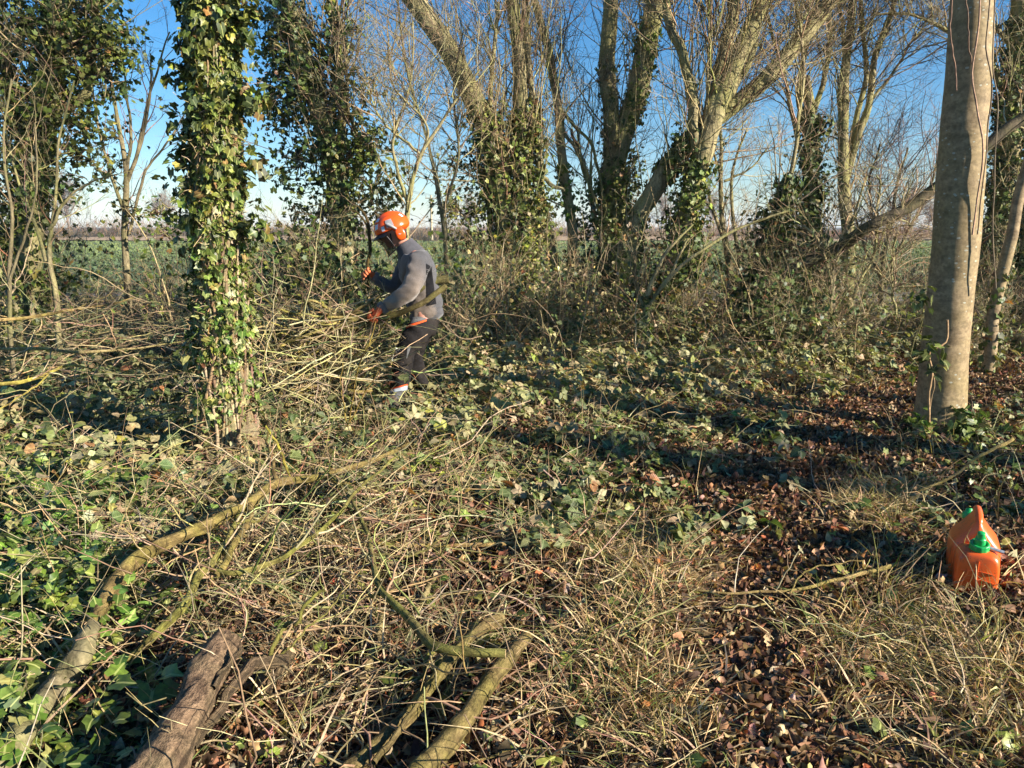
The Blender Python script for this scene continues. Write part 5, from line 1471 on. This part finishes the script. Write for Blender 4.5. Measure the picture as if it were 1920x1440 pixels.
ed = [(0, 1), (1, 2), (2, 3), (3, 4), (4, 5), (3, 6), (6, 7), (7, 8), (8, 9), (3, 10), (10, 11), (11, 12), (12, 13), (0, 14), (14, 15), (15, 16), (16, 17), (17, 18), (0, 19), (19, 20), (20, 21), (21, 22), (22, 23)]
V, F, N_ = skin_mesh(jt, ed)
bb = Buf(); bb.add(V, F)
# sculpted head
HC = J(737, 436, 6.42)
hf = nrm(np.array([-.93, -.10, -.36])); hl = nrm(np.cross(ZZ, hf)); hu = np.cross(hf, hl)
HL = lambda v: HC + np.asarray(v)[..., 0:1] * hf + np.asarray(v)[..., 1:2] * hl + np.asarray(v)[..., 2:3] * hu


def ellip(nu, nv, fn):
    th = np.linspace(0, np.pi, nv); ph = np.linspace(0, 2 * np.pi, nu, endpoint=False)
    TH, PH = np.meshgrid(th, ph, indexing='ij')
    v = fn(np.sin(TH) * np.cos(PH), np.sin(TH) * np.sin(PH), np.cos(TH)).reshape(-1, 3)
    i = np.arange(nv - 1)[:, None] * nu; j = np.arange(nu)[None]
    return v, np.stack([i + j, i + nu + j, i + nu + (j + 1) % nu, i + (j + 1) % nu], -1).reshape(-1, 4)


def headf(x, y, z):
    X = x * .098; Y = y * .077; Z = z * .118
    low = np.clip(-z, 0, 1)
    Y = Y * (1 - .35 * low ** 1.5); X = X + .018 * low * (x > 0) - .01 * low * (x < 0)
    nose = np.exp(-((y / .16) ** 2) - ((z + .12) / .16) ** 2) * (x > 0); X = X + .026 * nose
    eye = np.exp(-((np.abs(y) - .38) / .13) ** 2 - ((z - .06) / .11) ** 2) * (x > 0); X = X - .012 * eye
    mouth = np.exp(-((y / .3) ** 2) - ((z + .48) / .05) ** 2) * (x > 0); X = X - .006 * mouth
    lip = np.exp(-((y / .28) ** 2) - ((np.abs(z + .48) - .09) / .05) ** 2) * (x > 0); X = X + .005 * lip
    chin = np.exp(-((y / .3) ** 2) - ((z + .85) / .2) ** 2) * (x > 0); X = X + .016 * chin
    brow = np.exp(-((z - .26) / .09) ** 2) * (np.abs(y) < .6) * (x > 0); X = X + .005 * brow
    return np.stack([X, Y, Z], -1)


v, f = ellip(48, 40, headf); bb.add(HL(v), f)
for s in (-1, 1):
    v, f = ellip(14, 10, lambda x, y, z: np.stack([x * .018 - .005, s * (.078 + y * .008), z * .03 - .005], -1)); bb.add(HL(v), f)
M_skin = plain('skin', (.50, .24, .17), .5, .4, .12, 30)
bb.build('body', M_skin, man)
eb = Buf()
for s in (-1, 1):
    v, f = ellip(14, 10, lambda x, y, z: np.stack([x * .012 + .082, y * .012 + s * .031, z * .012 + .006], -1)); eb.add(HL(v), f)
eb.build('eyes', plain('eye_white', (.6, .6, .58), .2, .5, .05), man)

# fleece
M_fleece, nt, NN, LL, bs = new_mat('grey_fleece')
nz = noise(nt, geo_pos(nt), 260, 3); nz2 = noise(nt, geo_pos(nt), 14, 4)
c = mixc(nt, attr(nt, 'tint').outputs['Color'], ramp(nt, nz2, [(.3, (.8, .8, .8)), (.7, (1.2, 1.2, 1.2))]), 1.0, 'MULTIPLY'); LL.new(c, bs.inputs['Base Color'])
bs.inputs['Roughness'].default_value = .95; bs.inputs['Specular IOR Level'].default_value = .1; bs.inputs['Sheen Weight'].default_value = .3
bump(nt, mth(nt, 'ADD', nz, mth(nt, 'MULTIPLY', nz2, 2.0)), .6, .006, bs)
jt = [(J(803, 604, 6.46), (.125, .155)), (J(799, 585, 6.46), (.13, .158)), (J(797, 565, 6.46), (.128, .16)), (J(787, 530, 6.45), (.135, .17)), (J(779, 500, 6.44), (.138, .175)), (J(770, 480, 6.43), (.115, .13)), (J(763, 466, 6.42), (.088, .09)),
      (J(787, 488, 6.24), .095), (J(779, 520, 6.17), .088), (J(772, 545, 6.10), .082), (J(745, 562, 6.07), .07), (J(719, 576, 6.05), .052),
      (J(766, 490, 6.62), .09), (J(752, 520, 6.60), .08), (J(738, 543, 6.57), .075), (J(716, 531, 6.54), .06), (J(703, 520, 6.52), .05)]
ed = [(0, 1), (1, 2), (2, 3), (3, 4), (4, 5), (5, 6), (4, 7), (7, 8), (8, 9), (9, 10), (10, 11), (4, 12), (12, 13), (13, 14), (14, 15), (15, 16)]
V, F, N_ = skin_mesh(jt, ed, 0, 3)
V = wrinkle(V, N_, .010, 21, 3)
el, wr = J(776, 530, 6.15), J(719, 576, 6.05)
tpar = np.clip(((V - el) @ (wr - el)) / np.sum((wr - el) ** 2), -.6, 1)
near = (V[:, 1] < 6.36).astype(float)
dust = np.clip((tpar + .55) / 1.0, 0, 1) * near
tint = np.array([.082, .080, .085]) * (1 - dust[:, None]) + np.array([.24, .185, .14]) * dust[:, None]
bvhF = BVHTree.FromPolygons([tuple(q) for q in V], [tuple(int(i) for i in q) for f in F for q in f])
fb = Buf(); fb.add(V, F, tint); fleece = fb.build('fleece_jacket', M_fleece, man)
cb = Buf()
for a, e, r_ in ((J(722, 574, 6.055), J(713, 581, 6.045), .05), (J(706, 522, 6.525), J(699, 517, 6.515), .046)):
    tubes(cb, np.linspace(a, e, 4), [r_, r_ * 1.05, r_ * 1.03, r_ * .9], 20, (.14, .12, .11), knob=.03)
cb.build('cuffs', M_fleece, man)
cb = Buf(); tubes(cb, np.stack([J(771, 478, 6.42), J(763, 465, 6.42), J(757, 456, 6.42)]), [.115, .094, .080], 22, (.07, .07, .08), knob=.03); cb.build('collar', M_fleece, man)

# trousers
M_tr = plain('black_trouser_cloth', (.013, .011, .011), .85, .2, .35, 60, .5, .004, dirt=(.045, .036, .028), dirtamt=.5, dscale=5)
jt = [(J(801, 578, 6.46), (.115, .14)), (J(797, 604, 6.46), (.12, .14)),
      (J(790, 614, 6.36), .112), (J(774, 635, 6.33), .108), (J(757, 662, 6.32), .092), (J(754, 690, 6.32), .088), (J(750, 720, 6.33), .082), (J(744, 742, 6.35), .078), (J(743, 752, 6.35), .072),
      (J(792, 616, 6.56), .11), (J(780, 645, 6.60), .10), (J(774, 668, 6.62), .09), (J(784, 700, 6.67), .08), (J(795, 732, 6.72), .074), (J(800, 750, 6.73), .07)]
ed = [(0, 1), (1, 2), (2, 3), (3, 4), (4, 5), (5, 6), (6, 7), (7, 8), (1, 9), (9, 10), (10, 11), (11, 12), (12, 13), (13, 14)]
V, F, N_ = skin_mesh(jt, ed, 0, 3)
V = wrinkle(V, N_, .009, 24, 8)
tb = Buf(); tb.add(V, F); trous = tb.build('trousers', M_tr, man)
TV, TF = V, F
bvh = BVHTree.FromPolygons([tuple(q) for q in TV], [tuple(int(i) for i in q) for f in TF for q in f])


def decal(name, top, bot, mat, n=14, m=4, off=.005, tintc=(1, 1, 1), bvh=bvh):
    tx = [np.interp(np.linspace(0, 1, n), np.linspace(0, 1, len(c)), [q[k] for q in c]) for c in (top, bot) for k in (0, 1)]
    Vv = []
    for i in range(n):
        for j in range(m):
            s = j / (m - 1); px = tx[0][i] * (1 - s) + tx[2][i] * s; py = tx[1][i] * (1 - s) + tx[3][i] * s
            d = nrm(ray(px, py)); h = bvh.ray_cast(Vector(CAM), Vector(d))
            Vv.append(np.array(h[0]) - d * off if h[0] is not None else np.full(3, np.nan))
    Vv = np.array(Vv)
    i = np.arange(n - 1)[:, None] * m + np.arange(m - 1)[None]
    Fq = np.stack([i, i + m, i + m + 1, i + 1], -1).reshape(-1, 4)
    ok = ~np.isnan(Vv).any(1)
    Fq = Fq[ok[Fq].all(1)]
    if not len(Fq): return None
    Fq = Fq[[np.ptp(Vv[q][:, 1]) < .08 for q in Fq]]
    Vv[~ok] = Vv[ok][0]
    b = Buf(); b.add(Vv, Fq, tintc); return b.build(name, mat, man)


M_or = plain('orange_cloth', (.75, .10, .02), .7, .3, .15)
M_refl = plain('reflective_band', (.55, .62, .70), .35, .6, .12, 50)
M_greycl = plain('grey_panel_cloth', (.13, .13, .13), .85, .2, .2, 60)
decal('arm_shadow_patch', [(799, 494), (809, 500)], [(800, 574), (818, 570)], plain('arm_shadow_black', (.012, .012, .014), .9, .1, .2), 12, 20, .004, bvh=bvhF)  # shadow of the near arm, painted on the fleece as a black patch
decal('orange_pocket_stripe', [(762, 610), (800, 599)], [(762, 615), (800, 602)], M_or)
decal('orange_pocket_tab', [(760, 600), (763, 600)], [(760, 615), (763, 616)], M_or, 4, 6)
decal('grey_hip_panel', [(765, 594), (812, 583)], [(765, 608), (801, 598)], M_greycl, 14, 6, .003)
decal('orange_hip_tab', [(813, 579), (821, 580)], [(813, 586), (820, 587)], M_or, 5, 4, .012)
decal('knee_panel', [(764, 650), (771, 649)], [(762, 672), (763, 672)], M_greycl, 5, 8, .004)
decal('reflective_hem_band', [(727, 732), (764, 723)], [(726, 737), (764, 731)], M_refl, 16, 3, .005)
decal('orange_hem_stripe', [(728, 729), (764, 720)], [(728, 732), (764, 723)], M_or, 16, 3, .006)
decal('grey_hem_panel', [(726, 738), (758, 733)], [(722, 756), (745, 756)], M_greycl, 12, 6, .004)
# white lettering up the shin
fc = bpy.data.curves.new('lettering', 'FONT'); fc.body = 'STIHL'; fc.size = 1.0; fc.extrude = 0; fc.align_x = 'LEFT'
fo = bpy.data.objects.new('lettering', fc); col.objects.link(fo)
dg = bpy.context.evaluated_depsgraph_get(); dg.update()
tm = bpy.data.meshes.new_from_object(fo.evaluated_get(dg))
xy = np.array([tuple(v.co)[:2] for v in tm.vertices]); fcs = [tuple(p.vertices) for p in tm.polygons]
bpy.data.objects.remove(fo)
A0 = np.array([741.5, 678.5]); A1 = np.array([750.5, 651.0]); ax = (A1 - A0) / np.linalg.norm(A1 - A0); ay = np.array([-ax[1], ax[0]]) * -1
Ltot = np.linalg.norm(A1 - A0); sc_ = Ltot / xy[:, 0].max()
ay = np.array([ax[1], -ax[0]])
Vv = []
for x_, y_ in xy:
    q = A0 + ax * x_ * sc_ + ay * y_ * sc_ * 1.0
    d = nrm(ray(*q)); h = bvh.ray_cast(Vector(CAM), Vector(d))
    Vv.append(np.array(h[0]) - d * .008 if h[0] is not None else P(q[0], q[1], 6.24))
b = Buf(); fl = {}
for q in fcs: fl.setdefault(len(q), []).append(q)
b.add(np.array(Vv), [np.array(x_) for x_ in fl.values()]); b.build('white_lettering', plain('white_print', (.75, .75, .75), .6, .3, .05), man, smooth=False)
# boots
M_boot = plain('dark_boot_leather', (.03, .025, .02), .6, .4, .3, 40, .4, .003)
for (a, t_, Y0) in ((743, 726, 6.35), (799, 778, 6.72)):
    g0 = J(a, 750, Y0); z0 = .035
    dx = -1 if True else 1
    h = np.array([g0[0], Y0, .0])
    j = [(h + [.035, 0, .16], .058), (h + [.03, 0, .10], .06), (h + [.02, 0, .055], .058), (h + [-.08, -.01, .05], .052), (h + [-.17, -.02, .04], .042), (h + [.06, 0, .045], .045)]
    V, F, N_ = skin_mesh(j, [(0, 1), (1, 2), (2, 3), (3, 4), (2, 5)], 0, 2)
    V[:, 2] = np.maximum(V[:, 2], .012)
    b = Buf(); b.add(V, F); b.build('boot', M_boot, man)


# gloves
def glove(wrist, d, palmn, curl, nm, tints):
    d = nrm(d); palmn = nrm(palmn - d * np.dot(palmn, d)); side = np.cross(d, palmn)
    b = Buf()
    V, F, N_ = skin_mesh([(wrist - d * .03, (.036, .036)), (wrist + d * .01, (.038, .028)), (wrist + d * .05, (.046, .024)), (wrist + d * .085, (.045, .021))], [(0, 1), (1, 2), (2, 3)], 0, 2)
    b.add(V, F, tints[0])
    for i, (o, L_) in enumerate(((-.034, .062), (-.012, .072), (.011, .068), (.033, .054))):
        p = wrist + d * .08 + side * o; pts = [p]; a = .25
        for s, fr in ((0, .42), (1, .33), (2, .25)):
            a += curl * (.8 if s == 0 else 1.0); dd = d * math.cos(a) + palmn * math.sin(a); pts.append(pts[-1] + dd * L_ * fr * 1.25)
        V, F, N_ = skin_mesh([(pts[0], .0125), (pts[1], .0122), (pts[2], .0115), (pts[3], .0095)], [(0, 1), (1, 2), (2, 3)], 0, 2)
        b.add(V, F, tints[1])
    p = wrist + d * .03 - side * .036; q = nrm(d * .55 - side * .45 + palmn * .7)
    pts = [p, p + q * .035, p + q * .05 + nrm(d * .6 + palmn * .7 + side * .3) * .028, p + q * .05 + nrm(d * .6 + palmn * .7 + side * .4) * .052]
    V, F, N_ = skin_mesh([(pts[0], .017), (pts[1], .015), (pts[2], .0135), (pts[3], .011)], [(0, 1), (1, 2), (2, 3)], 0, 2)
    b.add(V, F, tints[1])
    b.build('glove', nm, man)


M_glove, nt, NN, LL, bs = new_mat('orange_glove')
nz = noise(nt, geo_pos(nt), 60, 3)
LL.new(mixc(nt, attr(nt, 'tint').outputs['Color'], ramp(nt, nz, [(.3, (.75, .75, .75)), (.7, (1.15, 1.15, 1.15))]), 1.0, 'MULTIPLY'), bs.inputs['Base Color']); bs.inputs['Roughness'].default_value = .75
bump(nt, nz, .5, .004, bs)
glove(J(713, 580, 6.03), J(699, 597, 5.98) - J(713, 580, 6.03), np.array([-.2, .9, -.3]), .75, M_glove, ((.80, .11, .02), (.75, .16, .05)))
glove(J(699, 516, 6.51), J(686, 508, 6.46) - J(699, 516, 6.51), np.array([-.3, -.8, .1]), .8, M_glove, ((.62, .12, .03), (.55, .16, .06)))

# helmet
M_hel = plain('orange_helmet_shell', (.85, .10, .012), .22, .5, .05, 30)
M_blk = plain('black_plastic', (.012, .012, .014), .4, .4, .1)
M_gry = plain('grey_plastic', (.28, .28, .29), .4, .5, .1)
helmet = Buf()


def dome(x, y, z):
    X = x * .150 - .008; Y = y * .120; Z = z * .135 + .028
    Z = Z + .010 * np.exp(-(y / .18) ** 2) * (z > 0)          # centre ridge
    Z = Z - .004 * np.exp(-((np.abs(y) - .42) / .1) ** 2) * (z > 0)
    low = z < 0
    Z = np.where(low, .028 + z * np.where(x < 0, .055, .012), Z)
    X = np.where(low, X * (1 - .06 * np.abs(z)), X); Y = np.where(low, Y * (1 - .05 * np.abs(z)), Y)
    return np.stack([X, Y, Z], -1)


v, f = ellip(56, 44, dome); f = f[: 56 * 32]
helmet.add(HL(v), f); hobj = helmet.build('helmet', M_hel, man)
hobj2 = Buf()
th = np.linspace(-1.25, 1.25, 24)
for w0, w1, z0, z1 in ((.142, .185, .022, -.002),):
    Vb = []
    for t in th:
        for w, z in ((.80, .03), (1.0, .018), (1.26, -.002), (1.25, -.010), (.9, .004)):
            Vb.append((math.cos(t) * .150 * w - .008, math.sin(t) * .120 * (w * .9 + .1), z))
    i = np.arange(23)[:, None] * 5 + np.arange(4)[None]
    hobj2.add(HL(np.array(Vb)), np.stack([i, i + 5, i + 6, i + 1], -1).reshape(-1, 4))
pk = hobj2.build('peak', M_blk, hobj)
# stickers and the earmuff mounts
st = Buf()
def patch(buf, az0, az1, el0, el1, off, tintc, n=8):
    Vp = []
    for a in np.linspace(az0, az1, n):
        for e in np.linspace(el0, el1, n):
            q = dome(np.cos(e) * np.cos(a), np.cos(e) * np.sin(a), np.sin(e)); c0 = np.array([-.008, 0, .02]); Vp.append(c0 + (q - c0) * (1 + off))
    i = np.arange(n - 1)[:, None] * n + np.arange(n - 1)[None]
    buf.add(HL(np.array(Vp)), np.stack([i, i + n, i + n + 1, i + 1], -1).reshape(-1, 4), tintc)
patch(st, .38, .75, .30, .62, .02, (1, 1, 1)); patch(st, .30, .7, .78, 1.0, .02, (1, 1, 1)); patch(st, -.7, -.38, .30, .62, .02, (1, 1, 1)); patch(st, 2.5, 2.75, .5, .75, .02, (1, 1, 1)); patch(st, 1.0, 1.2, .05, .32, .02, (1, 1, 1))
st.build('reflective_stickers', M_refl, hobj)
mt = Buf()
for s in (-1, 1):
    a = s * 1.62
    patch(mt, a - .28 * s, a + .12 * s, .15, .62, .035, (1, 1, 1))
    q, rr = smooth_line([HL(np.array([.012, s * .128, .075])), HL(np.array([-.018, s * .138, .045])), HL(np.array([-.045, s * .122, .012]))], [.014, .011, .009], 10); tubes(mt, q, rr, 8, (1, 1, 1), cap=2)
mt.build('earmuff_arms', M_gry, hobj)
for s in (-1, 1):
    def cup(x, y, z, k=1.0):
        e = .55
        return np.stack([np.sign(x) * np.abs(x) ** .8 * .040 * k - .058, s * (.098 + .02 * np.sign(y) * np.abs(y) ** e), np.sign(z) * np.abs(z) ** .8 * .052 * k - .030], -1)
    v, f = ellip(32, 24, lambda x, y, z: cup(x, y, z)); b = Buf(); b.add(HL(v + np.array([0, s * .022, 0])), f); em = b.build('ear_defender', M_hel, hobj)
    v, f = ellip(28, 20, lambda x, y, z: cup(x, y, z, 1.1)); b = Buf(); b.add(HL(v - np.array([0, s * .006, 0])), f); b.build('cushion', M_blk, hobj)
    b = Buf(); q = np.array([[-.062, s * .142, -.035], [-.045, s * .142, -.028]]); tubes(b, HL(q), [.003, .003], 5, (.6, .6, .6)); b.build('maker_mark', M_refl, hobj)
# mesh visor
M_vis, nt, NN, LL, bs = new_mat('visor_gauze')
bs.inputs['Base Color'].default_value = (.015, .015, .015, 1); bs.inputs['Roughness'].default_value = .5
tr = NN.new('ShaderNodeBsdfTransparent'); mx = NN.new('ShaderNodeMixShader'); mx.inputs[0].default_value = .62
LL.new(tr.outputs[0], mx.inputs[1]); LL.new(bs.outputs[0], mx.inputs[2]); LL.new(mx.outputs[0], NN['Material Output'].inputs[0])
vb, fb = Buf(), Buf()
Vg = []
nv, nh = 10, 18
for i in range(nh):
    t = -1.15 + 2.3 * i / (nh - 1)
    for j in range(nv):
        s = j / (nv - 1)
        Vg.append((math.cos(t) * (.178 - .035 * s - .02 * math.sin(3.1 * s)) - .01 - .02 * s, math.sin(t) * (.125 - .045 * s ** 2), .012 - .185 * s + .03 * s * abs(t)))
Vg = HL(np.array(Vg)); i = np.arange(nh - 1)[:, None] * nv + np.arange(nv - 1)[None]
vb.add(Vg, np.stack([i, i + nv, i + nv + 1, i + 1], -1).reshape(-1, 4)); vz = vb.build('visor', M_vis, hobj)
gr = Vg.reshape(nh, nv, 3)
tubes(fb, np.concatenate([gr[0], gr[1:-1, -1], gr[-1][::-1]]), np.full(nv * 2 + nh - 2, .005), 6, (1, 1, 1)); fb.build('visor_frame', M_blk, hobj)
# chin strap and neck shade
b = Buf(); q, rr = smooth_line([HL(np.array([.02, .088, .0])), HL(np.array([.035, .072, -.06])), HL(np.array([.05, .03, -.118]))], [.007, .007, .006], 10); tubes(b, q, rr, 6, (1, 1, 1)); b.build('chin_strap', M_blk, hobj)

# ================================================================== FUEL CAN
g = G(1826, 1124)
CH = R(27)
can = thing('fuel_can', (g[0], g[1], .0), 'orange plastic fuel can with green caps standing in the grass at the right edge', 'fuel can')
ca = np.array([math.sin(CH), math.cos(CH), 0]); cs = np.array([math.cos(CH), -math.sin(CH), 0])
CL = lambda v: np.array([g[0], g[1], .0]) + np.asarray(v)[..., 0:1] * ca + np.asarray(v)[..., 1:2] * cs + np.asarray(v)[..., 2:3] * ZZ * .9
M_can, nt, NN, LL, bs = new_mat('orange_can_plastic')
nz = noise(nt, geo_pos(nt), 26, 5, .65, (1, 1, .7)); nz2 = noise(nt, geo_pos(nt), 120, 2)
c = mixc(nt, (.78, .12, .018), (.10, .03, .015), mth(nt, 'MULTIPLY', ramp(nt, nz, [(.55, (0, 0, 0)), (.72, (1, 1, 1))]), .65))
c = mixc(nt, c, (.12, .05, .03), mth(nt, 'MULTIPLY', mth(nt, 'GREATER_THAN', nz2, .68), .7)); LL.new(c, bs.inputs['Base Color'])
bs.inputs['Roughness'].default_value = .33; bs.inputs['Subsurface Weight'].default_value = .0; bump(nt, nz, .25, .004, bs)
M_grn = plain('green_cap_plastic', (.015, .36, .085), .35, .5, .15, 60)


def loft(buf, secs, t=(1, 1, 1), capends=True):
    V = np.concatenate(secs); n = len(secs[0]); m = len(secs)
    i = np.arange(m - 1)[:, None] * n; j = np.arange(n)[None]
    F = [np.stack([i + j, i + (j + 1) % n, i + n + (j + 1) % n, i + n + j], -1).reshape(-1, 4)]
    V = np.concatenate([V, [secs[0].mean(0)], [secs[-1].mean(0)]]); jj = np.arange(n)
    F += [np.stack([(jj + 1) % n, jj, np.full(n, m * n)], -1), np.stack([(m - 1) * n + jj, (m - 1) * n + (jj + 1) % n, np.full(n, m * n + 1)], -1)]
    buf.add(V, F, t)


def sec(s, w, h, z0=.0, top=3.8, n=40, narrow=0.0, nz=1.0):
    a = np.linspace(0, 2 * np.pi, n, endpoint=False) - np.pi / 2; out = []
    for q in a:
        c_, s_ = math.cos(q), math.sin(q); e = 2 / (top if s_ > 0 else 6.0)
        y = math.copysign(abs(c_) ** e, c_) * w; z = z0 + h * .5 + math.copysign(abs(s_) ** e, s_) * h * .5
        u = np.clip((z - z0) / h, 0, 1); y *= 1 - narrow * u ** nz
        out.append((s, y, z))
    return CL(np.array(out))


b = Buf()
fr = [(0, .070, .205, .010), (.004, .077, .222, .004), (.014, .083, .236, 0), (.05, .086, .245, 0), (.10, .086, .243, 0), (.128, .084, .23, 0), (.14, .076, .20, .004), (.144, .066, .17, .01)]
loft(b, [sec(s, w, h, z) for s, w, h, z in fr])
b.build('oil_chamber', M_can, can)
b = Buf()
def tent(s, k=1.0, kh=1.0):
    pr = [(0, .92), (.012, .99), (.03, 1.0), (.12, 1.0), (.19, .97), (.215, .90), (.25, .62), (.29, .36), (.318, .19), (.336, .11), (.346, .04)]
    zs = np.array([q[0] for q in pr]) * kh; ws = np.array([q[1] for q in pr]) * .101 * k
    out = [(s, w, z + .003) for w, z in zip(ws, zs)] + [(s, -w, z + .003) for w, z in zip(ws[::-1], zs[::-1])]
    return CL(np.array(out))


loft(b, [tent(*q) for q in ((.136, .72, .80), (.141, .86, .90), (.152, .96, .97), (.175, 1, 1), (.25, 1.01, 1.0), (.33, 1, 1), (.36, .98, .95), (.38, .92, .86), (.388, .78, .74))])
b.build('fuel_chamber', M_can, can)
b = Buf()   # moulded ribs on the front and the handle
for z in (.055, .10, .142):
    q, r2 = smooth_line([CL(np.array([-.001, y, z + .006 * math.cos(y * 30)])) for y in (-.064, -.03, 0, .03, .064)], [.0016] * 5, 16); tubes(b, q, r2, 6, (1, 1, 1))
tubes(b, np.stack([CL(np.array([-.003, 0, z])) for z in np.linspace(.02, .2, 8)]), np.full(8, .0018), 6)
q, r2 = smooth_line([CL(np.array(p_)) for p_ in ((.15, 0, .27), (.175, 0, .33), (.22, 0, .352), (.30, 0, .352), (.34, 0, .33))], [.013, .017, .018, .018, .015], 20); tubes(b, q, r2, 14, (1, 1, 1), cap=2)
b.build('handle', M_can, can)


def cap_ring(buf, base, up_, r0, h, n=48, notch=.06):
    t = np.linspace(0, 2 * np.pi, n, endpoint=False); a = nrm(np.cross(up_, ca + .01)); c_ = np.cross(up_, a)
    prof = [(r0 * .96, 0), (r0, .004), (r0, h - .004), (r0 * .95, h), (r0 * .72, h), (r0 * .70, h * .6), (.001, h * .55)]
    rows = []
    for k, (rr, z) in enumerate(prof):
        mod = 1 + (notch * (np.sin(t * 12) > .2) if k in (1, 2) else 0)
        rows.append(base + up_ * z + (a[None] * np.cos(t)[:, None] + c_[None] * np.sin(t)[:, None]) * (rr * mod if np.ndim(mod) == 0 else (rr * mod)[:, None]))
    V = np.concatenate(rows); i = np.arange(len(prof) - 1)[:, None] * n; j = np.arange(n)[None]
    buf.add(V, np.stack([i + j, i + (j + 1) % n, i + n + (j + 1) % n, i + n + j], -1).reshape(-1, 4))


up_ = nrm(np.array([0, 0, 1.0]) - ca * .25)
base = CL(np.array([.055, 0, .232]))
b = Buf(); tubes(b, np.stack([base, base + up_ * .02]), [.027, .026], 20, (1, 1, 1)); cap_ring(b, base + up_ * .006, up_, .038, .034); b.build('cap', M_grn, can)
b = Buf(); q = [(0, .0225), (.001, .0225), (.04, .0215), (.046, .0212), (.047, .0165), (.048, .016), (.072, .0155), (.073, .0152), (.0735, .0115), (.073, .011), (.06, .0105)]
tubes(b, np.stack([base + up_ * (.02 + z) for z, _ in q]), [r_ for _, r_ in q], 24, (1, 1, 1)); b.build('pouring_spout', M_grn, can)
b = Buf(); e0 = base + cs * .03 + up_ * .022; tubes(b, np.stack([e0, e0 + cs * .062 - ZZ * .012 + ca * .0]), [.0085, .0085], 14, (1, 1, 1), cap=2)
b.build('metal_tube', plain('bare_metal', (.55, .54, .52), .35, .5, .3, 60, metal=.7), can)
base2 = CL(np.array([.40, -.02, .255])); u2 = nrm(ZZ * .9 + ca * .35)
b = Buf(); tubes(b, np.stack([base2 - u2 * .04, base2 + u2 * .02]), [.022, .02], 20, (1, 1, 1)); cap_ring(b, base2, u2, .028, .03); tubes(b, np.stack([base2 + u2 * .02, base2 + u2 * .035, base2 + u2 * .05]), [.02, .019, .013], 18, (1, 1, 1), cap=2); b.build('rear_cap', M_grn, can)

# grass growing round the can
print('objects', len(bpy.data.objects), 'polys', sum(len(m.polygons) for m in bpy.data.meshes))

# ================================================================== THE AIR
hz = Buf()
x0, x1, y0, y1, z0, z1 = -1600, 1600, -450, 2600, -1.5, 32
V = np.array([(x, y, z) for z in (z0, z1) for y in (y0, y1) for x in (x0, x1)], float)
hz.add(V, np.array([(0, 2, 3, 1), (4, 5, 7, 6), (0, 1, 5, 4), (2, 6, 7, 3), (0, 4, 6, 2), (1, 3, 7, 5)]))
mh = bpy.data.materials.new('thin_haze'); mh.use_nodes = True; nt = mh.node_tree
nt.nodes.remove(nt.nodes['Principled BSDF'])
pv = nt.nodes.new('ShaderNodeVolumePrincipled'); pv.inputs['Color'].default_value = (.82, .90, 1, 1); pv.inputs['Density'].default_value = .0004
nt.links.new(pv.outputs[0], nt.nodes['Material Output'].inputs['Volume'])
tag(hz.build('haze', mh, smooth=False), kind='stuff')
